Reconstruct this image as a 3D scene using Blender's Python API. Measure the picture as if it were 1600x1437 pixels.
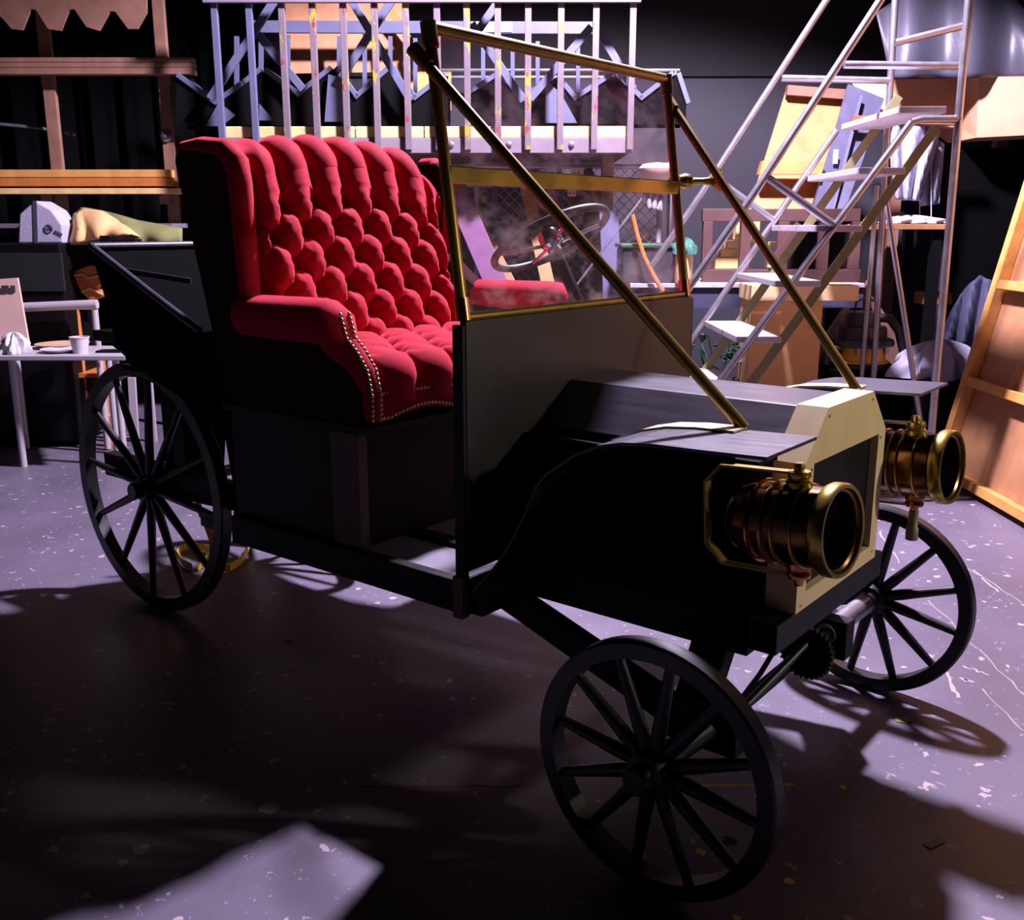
import bpy, math, random
import numpy as np
from mathutils import Vector, Matrix
random.seed(7)
for o in list(bpy.data.objects): bpy.data.objects.remove(o)
scene = bpy.context.scene
COL = scene.collection

# ------------------------------------------------------------------ camera (solved from the photo's two vanishing points)
CX, CY = 800.0, 718.5
VX = np.array([-1195., 355.]); VY = np.array([2077., 352.])
FPX = math.sqrt(-float((VX-[CX, CY])@(VY-[CX, CY])))
def _d(p): return np.array([(p[0]-CX)/FPX, -(p[1]-CY)/FPX, -1.0])
_n = lambda v: v/np.linalg.norm(v)
_X = -_n(_d(VX)); _Y = _n(_d(VY)); _Z = np.cross(_X, _Y); _Y = np.cross(_Z, _X)
ROT = np.array([_X, _Y, _Z])
CAMZ = 1.55
cam_d = bpy.data.cameras.new('camera'); cam = bpy.data.objects.new('camera', cam_d); COL.objects.link(cam)
cam_d.sensor_fit = 'HORIZONTAL'; cam_d.sensor_width = 36.0; cam_d.lens = FPX*36.0/1600.0
cam_d.clip_start = 0.05; cam_d.clip_end = 100
M4 = Matrix([[*ROT[i], 0] for i in range(3)] + [[0, 0, 0, 1]]); M4.translation = Vector((0, 0, CAMZ))
cam.matrix_world = M4
scene.camera = cam
# ------------------------------------------------------------------ world, lights, exposure
w_ = bpy.data.worlds.new('world'); scene.world = w_; w_.use_nodes = True
w_.node_tree.nodes['Background'].inputs[0].default_value = (0.55, 0.5, 0.75, 1)
w_.node_tree.nodes['Background'].inputs[1].default_value = 0.0025
def lamp(name, loc, power, col, radius, target=None, angle=None, blend=.3):
    L = bpy.data.lights.new(name, 'SPOT' if target else 'POINT'); L.energy = power; L.color = col; L.shadow_soft_size = radius
    if target: L.spot_size = math.radians(angle); L.spot_blend = blend
    o = bpy.data.objects.new(name, L); COL.objects.link(o); o.location = loc
    if target: o.rotation_euler = (Vector(target)-Vector(loc)).to_track_quat('-Z', 'Y').to_euler()
    return o
lamp('stage_key_light', (-2.6, 4.95, 4.7), 3600, (0.86, 0.74, 1.0), .15, (-2.7, 4.5, 0), 148, .25)
lamp('stage_front_light', (2.4, 4.3, 2.3), 340, (1.0, 0.89, 0.74), .12, (-1.1, 2.6, 1.05), 24, .6)
scene.view_settings.view_transform = 'Standard'; scene.view_settings.look = 'None'
scene.view_settings.exposure = 0.0; scene.view_settings.gamma = 1.0; scene.view_settings.use_curve_mapping = False

# ------------------------------------------------------------------ pixel helpers: a pixel of the photo and a real depth give a point
FW = ROT@np.array([0, 0, -1.]); FW[2] = 0; FW /= np.linalg.norm(FW); RT = np.array([FW[1], -FW[0], 0])
def at(px, py, w):
    r = ROT@_d((px, py)); t = w/(r@FW); p = np.array([0, 0, CAMZ])+t*r
    return Vector(p)
def uw(u, w, z): return Vector(RT*u+FW*w)+Vector((0, 0, z))
def gr(px, py, z=0.0):
    r = ROT@_d((px, py)); t = (z-CAMZ)/r[2]; return Vector(np.array([0, 0, CAMZ])+t*r)
def onY(px, py, y):
    r = ROT@_d((px, py)); t = y/r[1]; return Vector(np.array([0, 0, CAMZ])+t*r)
U = Vector(RT); W = Vector(FW); UP = Vector((0, 0, 1))

# ------------------------------------------------------------------ materials
def lin(c): return tuple(((v/255)/12.92 if v <= 10 else ((v/255+.055)/1.055)**2.4) for v in c)
def mat(name, rgb, rough=.6, metal=0., var=.18, scale=9., bump=0., sheen=0., spec=.5, stretch=(1, 1, 1), coat=0., rvar=.08):
    m = bpy.data.materials.new(name); m.use_nodes = True; nt = m.node_tree; b = nt.nodes['Principled BSDF']
    c = lin(rgb); N = nt.nodes.new; L = nt.links.new
    tc = N('ShaderNodeTexCoord'); mp = N('ShaderNodeMapping'); mp.inputs['Scale'].default_value = stretch
    no = N('ShaderNodeTexNoise'); no.inputs['Scale'].default_value = scale; no.inputs['Detail'].default_value = 5
    L(tc.outputs['Object'], mp.inputs[0]); L(mp.outputs[0], no.inputs['Vector'])
    mx = N('ShaderNodeMix'); mx.data_type = 'RGBA'
    mx.inputs[6].default_value = (*[max(0, v*(1-var*1.6)) for v in c], 1); mx.inputs[7].default_value = (*[min(1, v*(1+var*1.6)) for v in c], 1)
    L(no.outputs[0], mx.inputs[0]); L(mx.outputs[2], b.inputs['Base Color'])
    mr = N('ShaderNodeMapRange'); mr.inputs[3].default_value = max(.02, rough-rvar); mr.inputs[4].default_value = min(1, rough+rvar)
    L(no.outputs[0], mr.inputs[0]); L(mr.outputs[0], b.inputs['Roughness'])
    b.inputs['Metallic'].default_value = metal; b.inputs['Specular IOR Level'].default_value = spec
    b.inputs['Sheen Weight'].default_value = sheen; b.inputs['Coat Weight'].default_value = coat
    if sheen: b.inputs['Sheen Roughness'].default_value = .45; b.inputs['Sheen Tint'].default_value = (*[min(1, v*3+.1) for v in c], 1)
    if bump:
        bp = N('ShaderNodeBump'); bp.inputs['Strength'].default_value = bump; bp.inputs['Distance'].default_value = .01
        n2 = N('ShaderNodeTexNoise'); n2.inputs['Scale'].default_value = scale*5; L(mp.outputs[0], n2.inputs['Vector'])
        L(n2.outputs[0], bp.inputs['Height']); L(bp.outputs[0], b.inputs['Normal'])
    return m
def wood(name, rgb, axis='z', var=.25, rough=.6):
    st = {'x': (2, 22, 22), 'y': (22, 2, 22), 'z': (22, 22, 2), 'u': (9, 9, 9)}[axis]
    return mat(name, rgb, rough, var=var, scale=1.0, stretch=st, bump=.1)
def splotch(name, base, spots, rough=.55):
    """painted wood with random daubs of other paints"""
    m = mat(name, base, rough, var=.12, scale=6); nt = m.node_tree; N = nt.nodes.new; L = nt.links.new; b = nt.nodes['Principled BSDF']
    src = b.inputs['Base Color'].links[0].from_socket; tc = N('ShaderNodeTexCoord')
    for i, (c, th, sc) in enumerate(spots):
        mp = N('ShaderNodeMapping'); mp.inputs['Location'].default_value = (3.1*i+1, 7.7*i, 1.3*i); L(tc.outputs['Object'], mp.inputs[0])
        mp.inputs['Scale'].default_value = (1.6, 1.6, .8)
        no = N('ShaderNodeTexNoise'); no.inputs['Scale'].default_value = sc; no.inputs['Detail'].default_value = 6; no.inputs['Roughness'].default_value = .62
        L(mp.outputs[0], no.inputs['Vector'])
        mr = N('ShaderNodeMapRange'); mr.inputs[1].default_value = th; mr.inputs[2].default_value = th+.05; L(no.outputs[0], mr.inputs[0])
        mx = N('ShaderNodeMix'); mx.data_type = 'RGBA'; L(mr.outputs[0], mx.inputs[0]); L(src, mx.inputs[6]); mx.inputs[7].default_value = (*lin(c), 1)
        src = mx.outputs[2]
    L(src, b.inputs['Base Color']); return m
def floor_mat():
    m = mat('black painted floor', (100, 93, 108), .40, var=.3, scale=1.6, spec=.5, rvar=.12); nt = m.node_tree; N = nt.nodes.new; L = nt.links.new; b = nt.nodes['Principled BSDF']
    src = b.inputs['Base Color'].links[0].from_socket; tc = N('ShaderNodeTexCoord')
    def layer(src, c, vscale, rad, prob, stretch, rot, seed):
        mp = N('ShaderNodeMapping'); mp.inputs['Scale'].default_value = stretch; mp.inputs['Rotation'].default_value = (0, 0, rot); mp.inputs['Location'].default_value = (seed, seed*.7, 0)
        nz = N('ShaderNodeTexNoise'); nz.inputs['Scale'].default_value = vscale*1.3; L(tc.outputs['Object'], nz.inputs['Vector'])
        ad = N('ShaderNodeMix'); ad.data_type = 'RGBA'; ad.inputs[0].default_value = .06; L(tc.outputs['Object'], ad.inputs[6]); L(nz.outputs['Color'], ad.inputs[7])
        L(ad.outputs[2], mp.inputs[0])
        vo = N('ShaderNodeTexVoronoi'); vo.inputs['Scale'].default_value = vscale; L(mp.outputs[0], vo.inputs['Vector'])
        sp = N('ShaderNodeSeparateColor'); L(vo.outputs['Color'], sp.inputs[0])
        mu = N('ShaderNodeMath'); mu.operation = 'MULTIPLY'; mu.inputs[1].default_value = rad; L(sp.outputs[1], mu.inputs[0])
        lt = N('ShaderNodeMath'); lt.operation = 'LESS_THAN'; L(vo.outputs['Distance'], lt.inputs[0]); L(mu.outputs[0], lt.inputs[1])
        pr = N('ShaderNodeMath'); pr.operation = 'LESS_THAN'; L(sp.outputs[0], pr.inputs[0]); pr.inputs[1].default_value = prob
        an = N('ShaderNodeMath'); an.operation = 'MULTIPLY'; L(lt.outputs[0], an.inputs[0]); L(pr.outputs[0], an.inputs[1])
        mx = N('ShaderNodeMix'); mx.data_type = 'RGBA'; L(an.outputs[0], mx.inputs[0]); L(src, mx.inputs[6]); mx.inputs[7].default_value = (*lin(c), 1)
        return mx.outputs[2]
    src = layer(src, (170, 156, 156), 22, .32, .30, (1, 1, 1), 0, 1.7)
    src = layer(src, (150, 140, 156), 44, .30, .3, (1, 1, 1), 0, 5.1)
    src = layer(src, (150, 142, 156), 10, .18, .28, (1, 6, 1), .6, 2.9)
    src = layer(src, (120, 112, 126), 9, .15, .2, (7, 1, 1), .3, 8.3)
    src = layer(src, (150, 120, 106), 9, .16, .08, (1, 1.6, 1), 1.1, 12.3)
    L(src, b.inputs['Base Color']); return m
def glass_mat():
    m = bpy.data.materials.new('smudged acrylic'); m.use_nodes = True; nt = m.node_tree; nt.nodes.clear(); N = nt.nodes.new; L = nt.links.new
    out = N('ShaderNodeOutputMaterial'); tr = N('ShaderNodeBsdfTransparent'); tr.inputs[0].default_value = (.96, .95, .97, 1)
    df = N('ShaderNodeBsdfTranslucent'); df.inputs[0].default_value = (.8, .74, .82, 1); d2 = N('ShaderNodeBsdfDiffuse'); d2.inputs[0].default_value = (.8, .76, .82, 1)
    ad = N('ShaderNodeAddShader'); L(df.outputs[0], ad.inputs[0]); L(d2.outputs[0], ad.inputs[1])
    tc = N('ShaderNodeTexCoord'); mp = N('ShaderNodeMapping'); mp.inputs['Scale'].default_value = (1, 1.2, 2.4); mp.inputs['Rotation'].default_value = (.5, 0, 0)
    no = N('ShaderNodeTexNoise'); no.inputs['Scale'].default_value = 5; no.inputs['Detail'].default_value = 9; no.inputs['Roughness'].default_value = .7
    L(tc.outputs['Object'], mp.inputs[0]); L(mp.outputs[0], no.inputs['Vector'])
    mr = N('ShaderNodeMapRange'); mr.inputs[1].default_value = .46; mr.inputs[2].default_value = .78; mr.inputs[3].default_value = .014; mr.inputs[4].default_value = .22; L(no.outputs[0], mr.inputs[0])
    mx = N('ShaderNodeMixShader'); L(mr.outputs[0], mx.inputs[0]); L(tr.outputs[0], mx.inputs[1]); L(ad.outputs[0], mx.inputs[2])
    gl = N('ShaderNodeBsdfGlossy'); gl.inputs['Roughness'].default_value = .05
    lw = N('ShaderNodeLayerWeight'); lw.inputs[0].default_value = .06
    m2 = N('ShaderNodeMixShader'); L(lw.outputs['Fresnel'], m2.inputs[0]); L(mx.outputs[0], m2.inputs[1]); L(gl.outputs[0], m2.inputs[2]); L(m2.outputs[0], out.inputs[0])
    return m
MT = dict(
    floor=floor_mat(), glass=glass_mat(),
    wallblack=mat('black wall paint', (14, 13, 17), .8, var=.2, scale=2), wallgrey=mat('charcoal wall paint', (44, 42, 50), .75, var=.15, scale=2),
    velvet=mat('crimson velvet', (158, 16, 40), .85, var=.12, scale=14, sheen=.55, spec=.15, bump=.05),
    velvetshaded=mat('shaded crimson velvet', (44, 4, 10), .9, var=.15, scale=12, sheen=.0, spec=.1),  # darker copy of the velvet, the seat side's shade put into the colour
    black=mat('black paint', (11, 10, 12), .5, var=.25, scale=6, spec=.18), satin=mat('black satin sheet', (62, 58, 70), .34, var=.3, scale=5, stretch=(1, 8, 8), spec=.5),
    blackwood=mat('black stained wood', (14, 12, 12), .55, var=.35, scale=10, spec=.22), dash=mat('dark brown black panel', (28, 24, 25), .38, var=.2, scale=4, spec=.45),
    wheel=mat('charcoal wheel paint', (22, 20, 20), .42, var=.25, scale=14, spec=.5), brownpost=mat('dark brown post', (74, 50, 44), .55, var=.35, scale=16),
    cream=mat('cream painted plywood', (206, 184, 132), .5, var=.1, scale=5, stretch=(3, 3, 1)), brass=mat('worn brass', (176, 150, 66), .28, .85, var=.25, scale=9, rvar=.08),
    brassdark=mat('dark antique brass', (112, 78, 44), .24, 1., var=.3, scale=7), copper=mat('copper band', (214, 140, 84), .2, 1., var=.15),
    tubebrass=mat('olive brass tube', (140, 116, 50), .36, .7, var=.25, scale=12), lens=mat('black lens glass', (6, 6, 8), .12, var=.1, spec=.25),
    chrome=mat('chrome', (220, 220, 228), .12, 1., var=.05), steel=mat('brushed steel tube', (168, 164, 172), .38, .85, var=.15, scale=14), rubber=mat('black rubber', (22, 22, 24), .5),
    nail=mat('brass nailhead', (200, 180, 130), .3, 1., var=.1), olive=mat('olive painted steel', (122, 120, 84), .5, .2),
    pine=wood('pine lumber', (206, 150, 78), 'u'), pine2=wood('pale pine lumber', (226, 186, 122), 'u'), oak=wood('orange wood', (190, 112, 50), 'u'), tan=wood('tan plywood', (176, 122, 74), 'u', .2),
    brownlumber=wood('brown weathered lumber', (128, 92, 74), 'u'), ply=wood('plywood sheet', (172, 122, 84), 'u', .2), brownpaint=mat('chocolate paint', (84, 56, 54), .6, var=.15),
    white=mat('white paint', (168, 160, 166), .5, var=.06), whiteslat=splotch('paint-spattered white wood', (104, 92, 98), [((150, 138, 20), .56, 6), ((130, 40, 46), .60, 13), ((140, 120, 110), .66, 26)]),
    darkbrown=mat('dark umber board', (30, 20, 16), .7, var=.4, scale=7, spec=.15), loftwhite=mat('toned down white beam paint', (118, 106, 114), .6, var=.1), greyblue=mat('grey-blue paint', (84, 86, 112), .55, var=.1), greyrail=mat('grey paint', (110, 106, 118), .5, var=.12, scale=5), deepblack=mat('flat black paint', (8, 8, 9), .8, spec=.08),  # loft white set darker so the key light does not overexpose it
    purple=mat('mauve painted board', (116, 72, 110), .55, var=.15), lilac=mat('lilac grey board', (100, 97, 128), .6), pinkish=mat('pinkish beige board', (206, 170, 158), .7, var=.08),
    card=mat('cardboard', (206, 164, 108), .75, var=.08), card2=mat('pale cardboard', (222, 190, 140), .75, var=.06), treadw=splotch('scuffed white tread', (180, 170, 178), [((120, 80, 76), .62, 14), ((90, 84, 90), .66, 30)]),
    cloth=mat('white cloth', (168, 164, 184), .9, var=.08, bump=.2), green=mat('olive green canvas', (112, 112, 66), .9), leaf=mat('dark green leaf', (50, 86, 62), .35, var=.3, spec=.6), towel=mat('green towel', (60, 110, 96), .95),
    yellow=mat('yellow webbing', (232, 206, 40), .6), orange=mat('orange webbing', (226, 140, 30), .6), vacyellow=mat('yellow plastic', (232, 160, 24), .4), vacgrey=mat('dark grey plastic', (52, 50, 58), .4),
    ytape=mat('yellow spike tape', (244, 232, 84), .6), gtape=mat('green tape', (120, 150, 40), .6), residue=mat('pale paint residue', (160, 148, 140), .7), rust=mat('rust paint', (120, 70, 52), .7),
    slate=mat('slate board', (84, 82, 104), .5), salmon=mat('salmon cream board', (206, 150, 116), .7, var=.06), greysheet=mat('grey plastic sheet', (72, 70, 82), .4, var=.12, scale=3), wire=mat('galvanised wire', (170, 168, 178), .4, .8),
    cup=mat('white paper', (190, 186, 192), .6), ink=mat('dark ink', (60, 58, 70), .7), drape=mat('black drape', (4, 4, 5), .95, spec=.08), plate=mat('tan plate', (196, 160, 130), .5), bluedrape=mat('dark blue grey sheet', (56, 56, 80), .8),
)

# ------------------------------------------------------------------ mesh builder
class MB:
    def __init__(s): s.v = []; s.f = []
    def add(s, vs, fs):
        k = len(s.v); s.v += [Vector(p) for p in vs]; s.f += [tuple(i+k for i in f) for f in fs]; return s
    def box(s, lo, hi):
        x0, y0, z0 = lo; x1, y1, z1 = hi
        return s.add([(x0, y0, z0), (x1, y0, z0), (x1, y1, z0), (x0, y1, z0), (x0, y0, z1), (x1, y0, z1), (x1, y1, z1), (x0, y1, z1)],
                     [(0, 3, 2, 1), (4, 5, 6, 7), (0, 1, 5, 4), (1, 2, 6, 5), (2, 3, 7, 6), (3, 0, 4, 7)])
    def obox(s, o, a, b, c):
        o, a, b, c = map(Vector, (o, a, b, c))
        if a.cross(b).dot(c) < 0: a, b = b, a
        return s.add([o, o+a, o+a+b, o+b, o+c, o+a+c, o+a+b+c, o+b+c], [(0, 3, 2, 1), (4, 5, 6, 7), (0, 1, 5, 4), (1, 2, 6, 5), (2, 3, 7, 6), (3, 0, 4, 7)])
    def bar(s, p0, p1, wd, th, up=(0, 0, 1)):
        p0, p1, up = Vector(p0), Vector(p1), Vector(up); d = (p1-p0); n = d.cross(up)
        if n.length < 1e-6: n = d.cross(Vector((1, 0, 0)))
        n.normalize(); m = n.cross(d).normalized()
        return s.obox(p0-n*th/2-m*wd/2, d, n*th, m*wd)
    def prism(s, pts, vec):
        pts = [Vector(p) for p in pts]; vec = Vector(vec); n = len(pts)
        nm = Vector((0, 0, 0))
        for i in range(n): nm += pts[i].cross(pts[(i+1) % n])
        if nm.dot(vec) > 0: pts = pts[::-1]
        return s.add(pts+[p+vec for p in pts], [tuple(range(n)), tuple(range(2*n-1, n-1, -1))]+[(i, i+n, (i+1) % n+n, (i+1) % n) for i in range(n)])
    def tube(s, pts, r, n=12, closed=False, caps=True):
        pts = [Vector(p) for p in pts]; m = len(pts); rs = r if isinstance(r, (list, tuple)) else [r]*m
        rings = []; prev = None
        for i in range(m):
            a = pts[(i-1) % m] if (closed or i > 0) else pts[i]; b = pts[(i+1) % m] if (closed or i < m-1) else pts[i]
            t = (b-a).normalized()
            if prev is None:
                u = t.cross(Vector((0, 0, 1)))
                if u.length < .05: u = t.cross(Vector((1, 0, 0)))
            else: u = prev-t*prev.dot(t)
            u.normalize(); prev = u; v = t.cross(u)
            rings.append([pts[i]+(u*math.cos(2*math.pi*k/n)+v*math.sin(2*math.pi*k/n))*rs[i] for k in range(n)])
        vs = [p for r_ in rings for p in r_]; fs = []
        for i in range(m if closed else m-1):
            j = (i+1) % m
            for k in range(n): fs.append((i*n+k, i*n+(k+1) % n, j*n+(k+1) % n, j*n+k))
        if caps and not closed: fs += [tuple(range(n-1, -1, -1)), tuple((m-1)*n+k for k in range(n))]
        return s.add(vs, fs)
    def lathe(s, prof, o, ax, n=32):
        o = Vector(o); ax = Vector(ax).normalized(); u = ax.cross(Vector((0, 0, 1)))
        if u.length < .05: u = Vector((1, 0, 0))
        u.normalize(); v = ax.cross(u); vs = []; fs = []; m = len(prof)
        for r, h in prof:
            for k in range(n): a = 2*math.pi*k/n; vs.append(o+ax*h+(u*math.cos(a)+v*math.sin(a))*max(r, 1e-4))
        for i in range(m-1):
            for k in range(n): fs.append((i*n+k, i*n+(k+1) % n, (i+1)*n+(k+1) % n, (i+1)*n+k))
        return s.add(vs, fs)
    def grid(s, fn, nu, nv):
        vs = [fn(i/nu, j/nv) for j in range(nv+1) for i in range(nu+1)]
        return s.add(vs, [(j*(nu+1)+i, j*(nu+1)+i+1, (j+1)*(nu+1)+i+1, (j+1)*(nu+1)+i) for j in range(nv) for i in range(nu)])
    def build(s, name, m, parent=None, smooth=False, bevel=0., solid=0.):
        if parent is not None:
            base = parent.get('_b'); base = Vector(base)
            loc = Vector((0, 0, 0))
        else:
            lo = Vector([min(p[i] for p in s.v) for i in range(3)]); hi = Vector([max(p[i] for p in s.v) for i in range(3)])
            base = Vector(((lo.x+hi.x)/2, (lo.y+hi.y)/2, lo.z)); loc = base
        me = bpy.data.meshes.new(name); me.from_pydata([p-base for p in s.v], [], s.f); me.update()
        me.materials.append(m if not isinstance(m, str) else MT[m])
        if smooth: me.polygons.foreach_set('use_smooth', [True]*len(me.polygons))
        o = bpy.data.objects.new(name, me); COL.objects.link(o); o.location = loc; o.parent = parent; o['_b'] = tuple(base)
        if smooth:
            try: me.set_sharp_from_angle(angle=math.radians(42))
            except Exception: pass
        if solid: md = o.modifiers.new('solid', 'SOLIDIFY'); md.thickness = solid
        if bevel: md = o.modifiers.new('bevel', 'BEVEL'); md.width = bevel; md.segments = 2; md.limit_method = 'ANGLE'; md.angle_limit = math.radians(40)
        return o
def tag(o, label, cat, group=None, kind=None):
    if label: o['label'] = label
    if cat: o['category'] = cat
    if group: o['group'] = group
    if kind: o['kind'] = kind
    return o
def thing(name, loc, label, cat, group=None):
    o = bpy.data.objects.new(name, None); COL.objects.link(o); o.location = loc; o['_b'] = tuple(loc); o.empty_display_size = .1
    return tag(o, label, cat, group)
def lab(o, l): o['label'] = l; return o
def struct(mb, name, m, label, **k):
    o = mb.build(name, m, **k); o['kind'] = 'structure'; o['label'] = label; return o
def inst(o, loc, rot=None):
    c = o.copy(); COL.objects.link(c); c.parent = o.parent; c.location = loc
    if rot: c.rotation_euler = rot
    return c

# ================================================================== THE ROOM
WB = 9.3
fl = struct(MB().obox(uw(-6.2, -3.0, -.1), U*11.6, W*12.6, UP*.1), 'floor', 'floor', 'black painted stage floor with scuffs and paint flecks')
wb = struct(MB().obox(uw(-6.2, WB, 0), U*11.6, W*.15, UP*2.83), 'wall_back', 'wallgrey', 'charcoal painted lower back wall behind the ladder')
MB().obox(uw(-6.2, WB-.03, 2.83), U*11.6, W*.18, UP*3.2).build('upper_wall', 'wallblack', wb)
struct(MB().obox(uw(5.25, -3.0, 0), U*.15, W*12.3, UP*6), 'wall_right', 'wallblack', 'black side wall on the right of the stage shop')
struct(MB().obox(uw(-6.2, -3.0, 0), U*.15, W*12.3, UP*6), 'wall_left', 'wallblack', 'black side wall on the left of the stage shop')
struct(MB().obox(uw(-6.2, -3.0, 6), U*11.6, W*12.6, UP*.1), 'ceiling', 'wallblack', 'black ceiling high over the stage shop')
def ragged(pts, wid, m, name='paint_mark', z=.0008):
    """thin flat mark on the floor along ground pixels"""
    P = [gr(*p) for p in pts]; mb = MB(); L_ = []; R_ = []
    for i, p in enumerate(P):
        d = (P[min(i+1, len(P)-1)]-P[max(i-1, 0)]).normalized(); n = Vector((-d.y, d.x, 0)); k = wid*(random.uniform(.35, 1) if len(P) > 2 else 1)/2
        L_.append(p+n*k); R_.append(p-n*k)
    return mb.prism(L_+R_[::-1], (0, 0, z)).build(name, m, fl)
def seg(a, b, n): return [(a[0]+(b[0]-a[0])*i/n+(random.uniform(-3, 3) if 0 < i < n else 0), a[1]+(b[1]-a[1])*i/n+(random.uniform(-1.5, 1.5) if 0 < i < n else 0)) for i in range(n+1)]
ragged([(1066, 1228), (1240, 1226)], .012, 'ytape', 'tape_line'); ragged(seg((560, 1229), (840, 1228), 9), .010, 'rust', 'paint_line')
for a, b, wd in (((1496, 876), (1597, 942), .007), ((1450, 938), (1528, 1014), .006), ((1530, 1014), (1600, 1086), .009), ((1535, 1076), (1599, 1142), .007), ((1375, 830), (1405, 880), .012), ((1480, 1050), (1498, 1090), .018),
                 ((1500, 1060), (1520, 1066), .02), ((1270, 1203), (1297, 1215), .010), ((1520, 890), (1560, 925), .012), ((1505, 1040), (1545, 1055), .012)):
    ragged(seg(a, b, 7), wd, 'residue', 'scuff')
def blob(px, py, r, m, name='paint_spot', n=9):
    c = gr(px, py); MB().prism([c+Vector((math.cos(2*math.pi*k/n), math.sin(2*math.pi*k/n), 0))*r*random.uniform(.7, 1.1) for k in range(n)], (0, 0, .0009)).build(name, m, fl)
for px, py, r, m in ((941, 1300, .014, 'ytape'), (1095, 1331, .017, 'ytape'), (1233, 1377, .015, 'ytape'), (1152, 1434, .012, 'ytape'), (1317, 1230, .012, 'ytape'), (220, 1327, .024, 'residue'), (422, 1263, .03, 'residue'), (556, 1025, .02, 'residue'),
                     (1140, 1313, .02, 'wallgrey'), (745, 1048, .014, 'residue'), (715, 1128, .014, 'residue'), (450, 1003, .02, 'rust'), (560, 920, .016, 'residue'), (590, 942, .016, 'residue')):
    blob(px, py, r, m)

# ================================================================== THE CAR
YC = 2.545
def mir(p): return Vector((p[0], 2*YC-p[1], p[2]))
car = thing('vintage_car_prop', (-2.3, YC, 0), 'black vintage open car stage prop with tufted red seat and brass headlamps', 'car')
def both(fn):
    return [fn(lambda p: Vector(p)), fn(mir)]
# --- chassis
for y0 in (1.925, 3.125):
    MB().box((-2.76, y0, .505), (-1.70, y0+.04, .6)).build('side_rail', 'blackwood', car, bevel=.004)
for y0 in (2.17, 2.86):
    MB().box((-4.0, y0, .5), (-.985, y0+.06, .6)).build('chassis_rail', 'blackwood', car, bevel=.004)
MB().box((-1.735, 1.945, .505), (-1.66, 3.145, .6)).build('crossbeam', 'blackwood', car, bevel=.004)
MB().box((-2.80, 1.965, .505), (-2.75, 3.125, .6)).build('crossbeam', 'blackwood', car, bevel=.004)
lab(MB().box((-1.735, 1.905, .5), (-1.70, 1.94, .62)).build('corner_bracket', 'brownpost', car, bevel=.003), 'rusty brown corner bracket')
MB().box((-.985, 2.17, .522), (-.91, 2.92, .6)).build('front_beam', 'black', car, bevel=.004)
MB().box((-1.13, 2.17, .53), (-.985, 2.3, .6)).build('beam_block', 'black', car, bevel=.004)
# --- wheels
def wheel(c, R_, width, nsp, rot0, side, rim_t):
    c = Vector(c); mb = MB(); h = width/2; b = .006
    mb.lathe([(R_-rim_t, -h), (R_-b, -h), (R_, -h+b), (R_, h-b), (R_-b, h), (R_-rim_t, h), (R_-rim_t, -h)], c, (0, 1, 0), 72)
    wo = mb.build('wheel', 'wheel', car, smooth=True)
    hb = MB().lathe([(0, -.085), (.03, -.085), (.034, -.08), (.034, -.05), (.048, -.045), (.052, -.03), (.052, .03), (.048, .045), (.034, .05), (.034, .09), (0, .09)], c, (0, 1, 0), 28).build('hub', 'wheel', wo, smooth=True)
    sp = None
    for k in range(nsp):
        a = rot0+2*math.pi*k/nsp
        if sp is None:
            m = MB().tube([(0, 0, .04), (0, 0, .1), (0, 0, (R_-rim_t)*.6), (0, 0, R_-rim_t+.004)], [.017, .0185, .016, .0125], 10)
            m.v = [p+Vector(car['_b']) for p in m.v]; sp = m.build('spoke', 'wheel', wo, smooth=True); so = sp
        else: so = inst(sp, (0, 0, 0))
        so.location = c-Vector(car['_b']); so.rotation_euler = (0, a, 0)
    return wo
wheel((-3.60, 2.14, .515), .515, .05, 12, .1, -1, .055)
wheel((-3.60, 2.95, .515), .515, .05, 12, .25, 1, .055)
wheel((-1.055, 1.845, .316), .316, .052, 12, .14, -1, .043)
wheel((-1.03, 3.245, .324), .324, .052, 12, .2, 1, .043)
MB().tube([(-3.60, 2.06, .515), (-3.60, 3.03, .515)], .024, 16).build('rear_axle', 'blackwood', car, smooth=True)
for s in (2.2, 2.86): MB().box((-3.65, s-.02, .47), (-3.55, s+.06, .52)).build('axle_block', 'blackwood', car)
MB().tube([(-1.055, 1.93, .316), (-1.04, 2.12, .32)], .032, 18).build('axle_stub', 'wheel', car, smooth=True)
lab(MB().tube([(-1.03, 2.82, .33), (-1.03, 3.17, .324)], .032, 18).build('axle_stub', 'steel', car, smooth=True), 'bare pale metal axle stub')
MB().tube([(-1.03, 2.1, .32), (-1.03, 2.9, .33)], .02, 12).build('front_axle', 'blackwood', car, smooth=True)
for y in (2.1, 2.84): MB().box((-1.10, y, .25), (-.97, y+.07, .37)).build('knuckle_block', 'blackwood', car, bevel=.004)
for f in (lambda p: Vector(p), mir):
    MB().bar(f((-1.74, 2.14, .5)), f((-1.05, 2.1, .30)), .075, .05).build('diagonal_strut', 'blackwood', car, bevel=.003)
    MB().bar(f((-1.08, 2.2, .54)), f((-1.13, 2.13, .24)), .10, .06, (1, 0, 0)).build('fork_leg', 'blackwood', car, bevel=.003)
MB().tube([(-.99, 2.12, .35), (-.955, 2.52, .44)], .011, 10).build('tie_rod', 'wheel', car, smooth=True)
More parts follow.
